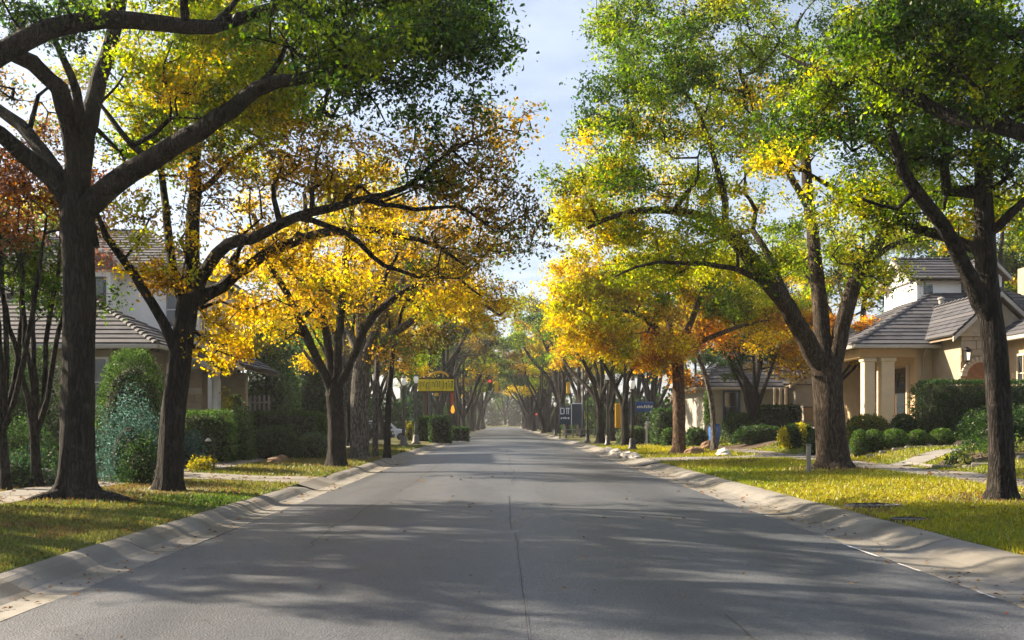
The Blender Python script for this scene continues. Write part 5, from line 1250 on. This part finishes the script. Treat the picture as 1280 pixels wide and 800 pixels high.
# span wire across the road with its two poles
sw = empty('signal_span', (-7.2, 96, G(-7.2, 96))); tag(sw, 'wire spanning the road on two dark poles, carrying the traffic signals', 'signal wire')
MB().lathe([(.16, -.1), (.14, .5), (.10, 6.6)], n=10).build('pole', M_black, sw, True)
MB().lathe([(.16, -.1), (.14, .5), (.10, 6.6)], (14.8, 0, 0), 10).build('pole', M_black, sw, True)
MB().tube([(t * 14.8, 0, 6.3 - .42 * 4 * t * (1 - t)) for t in np.linspace(0, 1, 21)], .022, 5).build('wire', M_black, sw)
zw = lambda x: G(-7.2, 96) + 6.3 - .42 * 4 * ((x + 7.2) / 14.8) * (1 - (x + 7.2) / 14.8)
signal('dark traffic signal glowing red above the left lane', -1.35, 96, zw(-1.35) - 1.45, M_black, None, 0, 2, M_redl)
signal('plain yellow traffic signal box hanging beside the red signal', -.72, 96, zw(-.72) - 1.62, M_yel, None, 0, 2, M_redl, back=True)
signal('yellow traffic signal box hanging before the trunks above the navy board', 6.2, 96, zw(6.2) - 2.0, M_yel, None, pi, 2, M_redl, back=True)
def post_sign(label, x, y, h, m_disc, r, cat, name, lamp=False, bar=False):
    z = G(x, y); o = empty(name, (x, y, z)); tag(o, label, cat)
    MB().tube([(0, 0, -.1), (0, 0, h)], .05 if not lamp else .12, 8).build('post', M_black, o)
    if lamp: MB().box((0, 0, h * .62), (.75, .5, h * .72), 0, .08).build('cabinet', M_black, o)
    MB().tube([(0, -.10, h), (0, -.14, h)], r, 16).build('disc', m_disc, o)
    MB().tube([(0, -.09, h), (0, .02, h)], r * 1.08, 16).build('backing', M_black, o)
    if bar: MB().b2(-r * .7, r * .7, -.15, -.142, h - r * .16, h + r * .16).build('bar', M_wht, o)
post_sign('round red sign on a thin post at the far left kerb', -5.6, 142, 2.6, M_redp, .34, 'sign', 'road_sign', bar=True)
post_sign('dark roadside box topped by a glowing orange disc, far right kerb', 5.7, 215, 3.1, M_orl, .32, 'beacon', 'warning_beacon', True)
post_sign('dark roadside box topped by a glowing red disc, far right kerb', 5.9, 188, 2.9, M_redl, .32, 'beacon', 'warning_beacon', True)

# big yellow sign on the left
ys_ = empty('street_sign', (-6.1, 77, G(-6.1, 77))); tag(ys_, 'wide yellow sign of three lettered panels under a yellow arch, on a brown post', 'sign')
MB().lathe([(.18, -.1), (.15, .6), (.12, 5.0)], n=10).build('post', M_brown, ys_, True)
x0 = -.55
for w in (.92, .96, .92):
    pn = MB().b2(x0 + .015, x0 + w - .015, -.26, -.18, 3.82, 4.72, .02).build('panel', M_sign, ys_)
    n = 7; rg_ = random.Random(int(w * 100 + x0 * 10))
    for i in range(n):
        xx = x0 + .1 + (w - .2) * i / (n - 1); hh = rg_.uniform(.3, .62); ww = rg_.choice((.03, .05, .035)); zz = 4.28 + rg_.uniform(-.08, .08)
        MB().b2(xx - ww / 2, xx + ww / 2, -.268, -.262, zz - hh / 2, zz + hh / 2).build('letter_stroke', M_brown, pn)
        if i % 2 and i < n - 1: MB().b2(xx + ww / 2, xx + .09, -.268, -.262, zz + hh / 2 - .06, zz + hh / 2).build('letter_stroke', M_brown, pn)
    x0 += w
MB().b2(-.62, 2.32, -.17, -.08, 4.74, 4.84).build('frame_bar', M_brown, ys_); MB().b2(-.62, 2.32, -.17, -.08, 3.70, 3.80).build('frame_bar', M_brown, ys_)
MB().tube([(.35 + .18 * 0 + .72 * (1 - cos(a)), -.15, 4.88 + .40 * sin(a)) for a in np.linspace(.12, pi - .12, 13)], [.05 + .05 * sin(a) for a in np.linspace(.12, pi - .12, 13)], 8).build('arch', M_yel, ys_, True)
MB().b2(.72, 1.05, -.24, -.12, 3.42, 3.68, .04).build('pendant', M_yel, ys_)
MB().b2(1.98, 2.2, -.16, -.08, 2.75, 3.69, .02).build('drop_board', M_redp, ys_)
MB().lathe([(.02, 2.72), (.1, 2.6), (.16, 2.3), (.06, 2.1)], (2.14, -.12, 0), 10).build('pendant_lamp', M_orl, ys_, True)

# navy board on the right
nb = empty('notice_board', (5.9, 92.5, G(5.9, 92.5))); tag(nb, 'navy board with white letters standing on legs behind a low rail, right kerb', 'sign')
MB().b2(-.78, .3, -.06, .06, 1.25, 2.9, .03).build('board', M_navy, nb)
MB().b2(.42, 1.35, .1, .22, 1.2, 3.15, .03).build('board', M_navy, nb)
MB().b2(.40, 1.37, .08, .24, 3.16, 3.24, .01).build('cap', M_wht, nb)
MB().b2(.36, .40, .04, .26, 1.2, 3.15).build('trim', M_wht, nb)
lt = MB()   # the white letters D T
def stroke(x0, x1, z0, z1): MB().b2(x0, x1, -.072, -.064, z0, z1).build('letter_stroke', M_wht, nb)
stroke(-.68, -.60, 2.2, 2.8); stroke(-.60, -.36, 2.72, 2.8); stroke(-.60, -.36, 2.2, 2.28); stroke(-.36, -.28, 2.26, 2.74)
stroke(-.18, .22, 2.72, 2.8); stroke(-.10, -.03, 2.2, 2.72); stroke(.06, .13, 2.2, 2.72)
for i in range(5): stroke(-.62 + i * .17, -.52 + i * .17, 1.75 + .04 * (i % 2), 1.9 + .03 * (i % 3))
for x in (-.7, -.1, .5, 1.25): MB().b2(x - .05, x + .05, -.02, .05, -.1, 1.26).build('leg', M_black, nb)
rl = empty('low_rail', (5.6, 90.6, G(5.6, 90.6))); tag(rl, 'low grey rail fence in front of the navy board', 'fence')
for i in range(5): MB().b2(i * .65 - .04, i * .65 + .04, -.04, .04, -.1, .95).build('post', M_rail, rl)
for z in (.35, .75): MB().b2(0, 2.6, -.07, -.045, z, z + .09).build('rail', M_rail, rl)
# blue notice board and yellow panel near the flared-base lamp
bb = empty('notice_board', (9.3, 67, G(9.3, 67))); tag(bb, 'blue board with rows of white lettering right of the flared-base lamp', 'sign')
MB().b2(-.45, .75, -.05, .05, 2.05, 2.75, .03).build('board', M_blue, bb); MB().b2(-1.3, -.47, .0, .12, .85, 2.8, .03).build('side_panel', M_navy, bb)
for x in (-.4, .7): MB().b2(x - .05, x + .05, -.03, .05, -.1, 2.06).build('leg', M_black, bb)
rg_ = random.Random(3)
for i in range(9):
    x = -.36 + i * .12; h = rg_.choice((.12, .2, .16)); MB().b2(x, x + .06, -.062, -.054, 2.32, 2.32 + h).build('letter_stroke', M_wht, bb)
    if i % 2 == 0: MB().b2(x + .06, x + .1, -.062, -.054, 2.32 + h - .05, 2.32 + h).build('letter_stroke', M_wht, bb)
yp = empty('yellow_panel_sign', (7.9, 69, G(7.9, 69))); tag(yp, 'upright plain yellow panel between the double trunk and the flared-base lamp', 'sign')
MB().b2(-.2, .2, -.04, .04, 1.0, 2.7, .03).build('panel', M_yel, yp); MB().b2(-.05, .05, -.03, .03, -.1, .99).build('post', M_black, yp)
for i, (x, y, z, lab) in enumerate(((7.9, 100, 2.4, 'small orange box sign on a post among the trunks right of the navy board'),)):
    o = empty('box_sign', (x, y, G(x, y))); tag(o, lab, 'sign'); MB().b2(-.2, .2, -.12, .12, 1.7, 2.5, .04).build('box', M_yel, o); MB().b2(-.04, .04, -.04, .04, -.1, 1.7).build('post', M_black, o)

# small posts and lights in the gardens
mp_ = empty('marker_post', (8.35, 27.3, G(8.35, 27.3))); tag(mp_, 'short weathered grey post on the sunlit lawn left of the thick trunk', 'post')
MB().box((0, 0, .33), (.11, .11, .82), 0, .015).build('post', mat('weathered_wood', (.30, .28, .24), (.22, .2, .17), .9, 6, .4, 30, stretch=(1, 1, .2)), mp_)
MB().box((0, 0, .76), (.14, .14, .05), 0, .015).build('cap', M_rail, mp_)
bp_ = empty('bollard', (8.6, 60, G(8.6, 60))); tag(bp_, 'slim white post by the driveway left of the tall hedge block', 'post')
MB().lathe([(.06, -.05), (.06, 1.2), (.08, 1.22), (.08, 1.4), (.02, 1.45)], n=10).build('post', M_wht, bp_); MB().box((.1, 0, 1.36), (.3, .09, .09), 0, .02).build('arm', M_wht, bp_)
pl = empty('path_light', (-8.12, 27.9, G(-8.12, 27.9))); tag(pl, 'small black path light with bent neck beside the yellow grass', 'lamp')
MB().tube([(0, 0, -.05), (0, 0, .78), (-.03, 0, .88), (-.1, 0, .92), (-.16, 0, .9)], .018, 8).build('stem', M_black, pl, True)
MB().lathe([(.03, .05), (.08, .0), (.1, -.04)], (-.17, 0, .86), 10).build('shade', mat('pale_metal', (.5, .48, .42), (.45, .43, .38), .4, 4, metal=.3), pl, True)
pt = empty('garden_pot', (11.1, 52.5, G(11.1, 52.5))); tag(pt, 'blue glazed garden pot left of the thin leaning trunk', 'pot')
MB().lathe([(.2, 0), (.3, .5), (.34, 1.0), (.26, 1.15), (.32, 1.2)], n=14).build('pot', mat('blue_glaze', (.03, .10, .35), (.04, .14, .42), .25, 6, spec=.6), pt, True)
S('pot_plant', 'small green plant in the blue garden pot', 880, 888, 518, 524, 52.5, H_mid, 'loose', .5, z=G(11.1, 52.5) + 1.15, cat='plant')
def drain(label, x, y, w, d):
    o = empty('storm_drain', (x, y, G(x, y))); tag(o, label, 'drain')
    r = MB(); n = 20
    vs = []; 
    for k, z in ((1.0, -.02), (.98, .035), (.90, .04), (.86, .005)): vs += [(w / 2 * k * cos(2 * pi * i / n), d / 2 * k * sin(2 * pi * i / n), z) for i in range(n)]
    MB().add(vs, [(j * n + i, j * n + (i + 1) % n, (j + 1) * n + (i + 1) % n, (j + 1) * n + i) for j in range(3) for i in range(n)]).build('rim', M_black, o)
    MB().add([(w / 2 * .87 * cos(2 * pi * i / n), d / 2 * .87 * sin(2 * pi * i / n), .008) for i in range(n)], [tuple(range(n))]).build('cover', M_black, o)
    for i in range(5): x_ = (-.5 + .25 * i) * w * .6; MB().b2(x_ - .025, x_ + .025, -d * .3, d * .3, .01, .025).build('grate_bar', M_pole, o)
drain('oval drain cover sunk in the right lawn behind the kerb, the larger one', 6.3, 17.0, 1.0, .6); drain('small drain cover at the right kerb edge, nearer the camera', 5.95, 14.6, .55, .5)

# cars on the side street
def car(label, x, y, rz, body_m, L=4.6, Wd=1.82, H=1.5, kind='suv'):
    o = empty('parked_car', (x, y, .012), rz); tag(o, label, 'car', 'cars on the side street')
    # side profile: hood, windscreen, roof, tail
    low = [(-L / 2, .35), (-L / 2 + .05, .75), (-L / 2 + .25, .95), (-L * .22, 1.02), (L * .30, 1.0), (L / 2 - .12, .86), (L / 2, .6), (L / 2 - .03, .32)]
    nsec = [(-Wd / 2, .92), (-Wd / 2 + .12, 1.0), (Wd / 2 - .12, 1.0), (Wd / 2, .92)]
    b = MB(); vs = []
    for yy, k in nsec: vs += [(px * (1 if abs(yy) < Wd / 2 - .05 else .97), yy, pz * k) for px, pz in low]
    n = len(low); fs = [(j * n + i, j * n + (i + 1) % n, (j + 1) * n + (i + 1) % n, (j + 1) * n + i) for j in range(3) for i in range(n)] + [tuple(range(n)), tuple(range(3 * n + n - 1, 3 * n - 1, -1))]
    b.add(vs, fs).build('body', body_m, o)
    cab = [(-L * .42, .98), (-L * .34, H - .08), (-L * .28, H), (L * .04, H), (L * .10, H - .05), (L * .26, .98)]
    vs = []
    for yy, k in ((-Wd / 2 + .08, 0), (-Wd / 2 + .22, 1), (Wd / 2 - .22, 1), (Wd / 2 - .08, 0)):
        vs += [(px, yy if pz < 1.05 else (yy if k else math.copysign(Wd / 2 - .2, yy)), pz) for px, pz in cab]
    n = len(cab); MB().add(vs, [(j * n + i, j * n + (i + 1) % n, (j + 1) * n + (i + 1) % n, (j + 1) * n + i) for j in range(3) for i in range(n)] + [tuple(range(n)), tuple(range(3 * n + n - 1, 3 * n - 1, -1))]).build('cabin', body_m, o)
    for s in (-1, 1):
        for a, c in ((-L * .37, -L * .14), (-L * .12, L * .19)):
            t0, t1 = (a + .1, c) if a < -1 else (a, L * .06)
            q = [(a, s * (Wd / 2 - .075), 1.03), (c, s * (Wd / 2 - .075), 1.03), (t1, s * (Wd / 2 - .185), H - .1), (t0, s * (Wd / 2 - .185), H - .1)]
            MB().prism(q, (0, s * .012, 0)).build('window', M_glass, o)
    MB().prism([(L * .245, -Wd / 2 + .2, 1.03), (L * .245, Wd / 2 - .2, 1.03), (L * .10, Wd / 2 - .28, H - .09), (L * .10, -Wd / 2 + .28, H - .09)], (.03, 0, .015)).build('windscreen', M_glass, o)
    for sx in (-.31, .31):
        for s in (-1, 1):
            yw = s * (Wd / 2 - .09)
            w = MB().tube([(L * sx, yw - .11, .34), (L * sx, yw + .11, .34)], .34, 18).build('wheel', M_black, o, False)
            MB().tube([(L * sx, yw + s * .105, .34), (L * sx, yw + s * .125, .34)], .2, 12).build('rim', M_pole, w)
    for s in (-1, 1):
        MB().box((L / 2 - .03, s * .62, .68), (.08, .36, .14), 0, .03).build('headlight', M_wht, o); MB().box((-L / 2 + .05, s * .68, .78), (.08, .26, .16), 0, .03).build('tail_light', M_redp, o)
        MB().box((L * .17, s * (Wd / 2 + .08), 1.02), (.12, .18, .13), 0, .03).build('mirror', body_m, o)
M_carb = mat('black_paint', (.008, .009, .011), (.01, .011, .013), .25, 1, spec=.6); M_carw = mat('white_paint', (.72, .74, .77), (.68, .7, .74), .25, 1, spec=.6)
car('black car parked on the side street, seen between the thin left trunks', -11.4, 82.3, 0.0, M_carb)
car('white car parked behind the black one on the side street', -10.4, 86.6, 0.0, M_carw, 4.9, 1.9, 1.75)
# ------------------------------------------------------------------ grass, fallen leaves, haze
def in_ell(x, y, cx, cy, a, b): return ((x - cx) / a) ** 2 + ((y - cy) / b) ** 2 < 1
def lawn_ok(x, y):
    ok = (x > XR + .005) | (x < XL - .005)
    ok &= ~((x > SR0 - .02) & (x < SR1 + .02)) & ~((x > SL0 - .02) & (x < SL1 + .02))
    ok &= ~((x < XL) & (y > 23.75) & (y < 26.2)) & ~((x > XR) & (x < 15.6) & (y > 36.6) & (y < 39.8)) & ~((y > 79) & (y < 90))
    for e in ((-14, 22.3, 4.0, 2.5), (-12.4, 30.2, 2.5, 2.1), (-11.2, 38.6, 1.2, 2.3), (14.9, 27.6, 2.8, 1.6), (15.6, 35.6, 3.3, 1.4), (12.2, 50, 2.3, 2.5), (6.25, 17, .6, .42), (5.95, 14.6, .3, .27)): ok &= ~in_ell(x, y, *e)
    def near(path, w):
        m = np.zeros(len(x), bool)
        for (x0, y0), (x1, y1) in zip(path[:-1], path[1:]):
            dx, dy = x1 - x0, y1 - y0; t = np.clip(((x - x0) * dx + (y - y0) * dy) / (dx * dx + dy * dy), 0, 1); m |= np.hypot(x - x0 - t * dx, y - y0 - t * dy) < w
        return m
    ok &= ~near([(11.7, 29.3), (13.2, 30.6), (15.2, 31.5), (17.6, 31.9), (20.5, 32.2), (22.5, 34.5), (22.8, 37.6)], .62) & ~near([(-9.6, 31.5), (-10.6, 32.6), (-11.4, 34.6), (-11.9, 37), (-12.2, 40)], .57)
    return ok
def pnoise(x, y, s, seed):
    rg = np.random.default_rng(seed); v = 0
    for k in range(6):
        a = rg.uniform(0, 6.28); f = s * rg.uniform(.6, 1.9); v = v + np.sin((x * cos(a) + y * sin(a)) * f + rg.uniform(0, 6.28))
    return v / 6
TRUNKS = [(o.location.x, o.location.y) for o in bpy.data.objects if o.get('category') == 'tree' and o.location.y < 62]
def grass(name, label, x0, x1, n, seed, dry, lush, straw):
    rg = np.random.default_rng(seed); ya, yb = 6.5, 62.0
    u = rg.random(n); y = 1 / (1 / ya + u * (1 / yb - 1 / ya))            # denser close to the camera
    x = rg.uniform(x0, x1, n); k = lawn_ok(x, y); x, y = x[k], y[k]
    tb = np.full(len(x), 9.0)
    for tx, ty in TRUNKS: tb = np.minimum(tb, np.hypot(x - tx, y - ty))
    k = rg.random(len(x)) < np.clip((tb - .35) / .9, .06, 1); x, y = x[k], y[k]; tb = tb[k]
    sc = .55 + y / 22; h = .042 * np.clip(sc, .8, 2.0) * rg.uniform(.5, 1.4, len(x)) * (1 + .3 * pnoise(x, y, 1.5, 2)); w = .0065 * sc * rg.uniform(.8, 1.5, len(x)) * 1.4
    z = gz(x, y) - .004; a = rg.uniform(0, 2 * pi, len(x)); la = rg.uniform(0, 2 * pi, len(x)); ln = h * rg.uniform(.1, .8, len(x))
    b = np.stack([x, y, z], 1); d = np.stack([np.cos(a) * w, np.sin(a) * w, 0 * w], 1)
    tip = b + np.stack([np.cos(la) * ln, np.sin(la) * ln, h], 1)
    co = np.stack([b - d, b + d, tip], 1).reshape(-1, 3)
    t = np.clip(.5 + .9 * pnoise(x, y, .55, 5) + .4 * pnoise(x, y, 2.2, 6) + rg.normal(size=len(x)) * .22 + dry, 0, 1)[:, None]
    col = np.array(lush) * (1 - t) + np.array(straw) * t
    bare = (pnoise(x, y, 1.1, 9) + .5 * pnoise(x, y, 3, 10) > .55)[:, None] & (rg.random((len(x), 1)) < .6)
    bare |= (tb < 1.3)[:, None] & (rg.random((len(x), 1)) < .5)
    col = np.where(bare, np.array((.16, .105, .045)), col) * rg.uniform(.65, 1.35, (len(x), 1))
    o = link(name, fast_mesh(name, co, None, np.arange(len(co)).reshape(-1, 3), tint=col), leaf_mat('grass_blade', .45, .03)); tag(o, label, 'grass', kind='stuff'); return o
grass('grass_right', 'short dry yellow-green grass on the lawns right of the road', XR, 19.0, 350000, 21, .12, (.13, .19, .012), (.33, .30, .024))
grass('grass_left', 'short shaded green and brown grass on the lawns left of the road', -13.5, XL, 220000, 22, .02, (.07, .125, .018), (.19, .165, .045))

def fallen(n, seed):
    rg = np.random.default_rng(seed); u = rg.random(n); y = 1 / (1 / 6.5 + u * (1 / 60 - 1 / 6.5)); x = np.where(rg.random(n) < .55, rg.uniform(XR, 12, n), rg.uniform(-10, XL, n))
    g = rg.random(n) < .05; x = np.where(g, np.where(rg.random(n) < .5, rg.normal(-4.3, .22, n), rg.normal(4.8, .22, n)), x)
    rd = rg.random(n) < .007; x = np.where(rd, rg.uniform(-3.9, 4.3, n), x)
    lawn = (x > XR) | (x < XL); road_ = (x > EL) & (x < ER)
    kx = np.where(x > 0, (x - ER) / (XR - ER), (EL - x) / (EL - XL)); kz = .012 + .15 * sstep(.45, .9, kx)
    z = np.where(lawn, gz(x, y) + .03, np.where(road_, roadz(x) + .016, kz))
    clump = pnoise(x, y, 1.3, 33) > -.15; k = clump | ~lawn; x, y, z = x[k], y[k], z[k]; n = len(x)
    a = rg.uniform(0, 6.28, n); L = rg.uniform(.035, .085, n) * np.clip(y / 14, .8, 1.6); tl = rg.uniform(-.5, .5, n)
    d = np.stack([np.cos(a), np.sin(a), tl * .5], 1) * L[:, None] * .5; s = np.stack([-np.sin(a), np.cos(a), rg.uniform(-.4, .4, n)], 1) * L[:, None] * .32
    c = np.stack([x, y, z], 1); up = np.stack([0 * x, 0 * x, L * .15], 1)
    co = np.stack([c - d, c + s + up, c + d, c - s + up], 1).reshape(-1, 3)
    col = palette_pick([(3, (.16, .08, .03)), (3, (.10, .055, .025)), (2, (.30, .17, .03)), (1, (.26, .09, .03))], n, rg) * rg.uniform(.6, 1.3, (n, 1))
    o = link('fallen_leaves', fast_mesh('fallen_leaves', co, np.arange(4 * n).reshape(n, 4), tint=col), leaf_mat('dry_leaf', .25, .03)); tag(o, 'brown and yellow fallen leaves scattered over lawns and gutters', 'leaves', kind='stuff')
fallen(9500, 31)

hz_m = bpy.data.materials.new('haze'); hz_m.use_nodes = True; t_ = hz_m.node_tree; t_.nodes.clear()
ho = t_.nodes.new('ShaderNodeOutputMaterial'); hv = t_.nodes.new('ShaderNodeVolumePrincipled')
hv.inputs['Color'].default_value = (.93, .94, .96, 1); hv.inputs['Density'].default_value = HAZE; hv.inputs['Anisotropy'].default_value = .3
t_.links.new(hv.outputs[0], ho.inputs['Volume'])
hz = MB().b2(-1000, 1000, -70, 1600, -1.5, 28).build('haze', hz_m); tag(hz, 'thin bright morning haze filling the street', 'haze', kind='stuff')
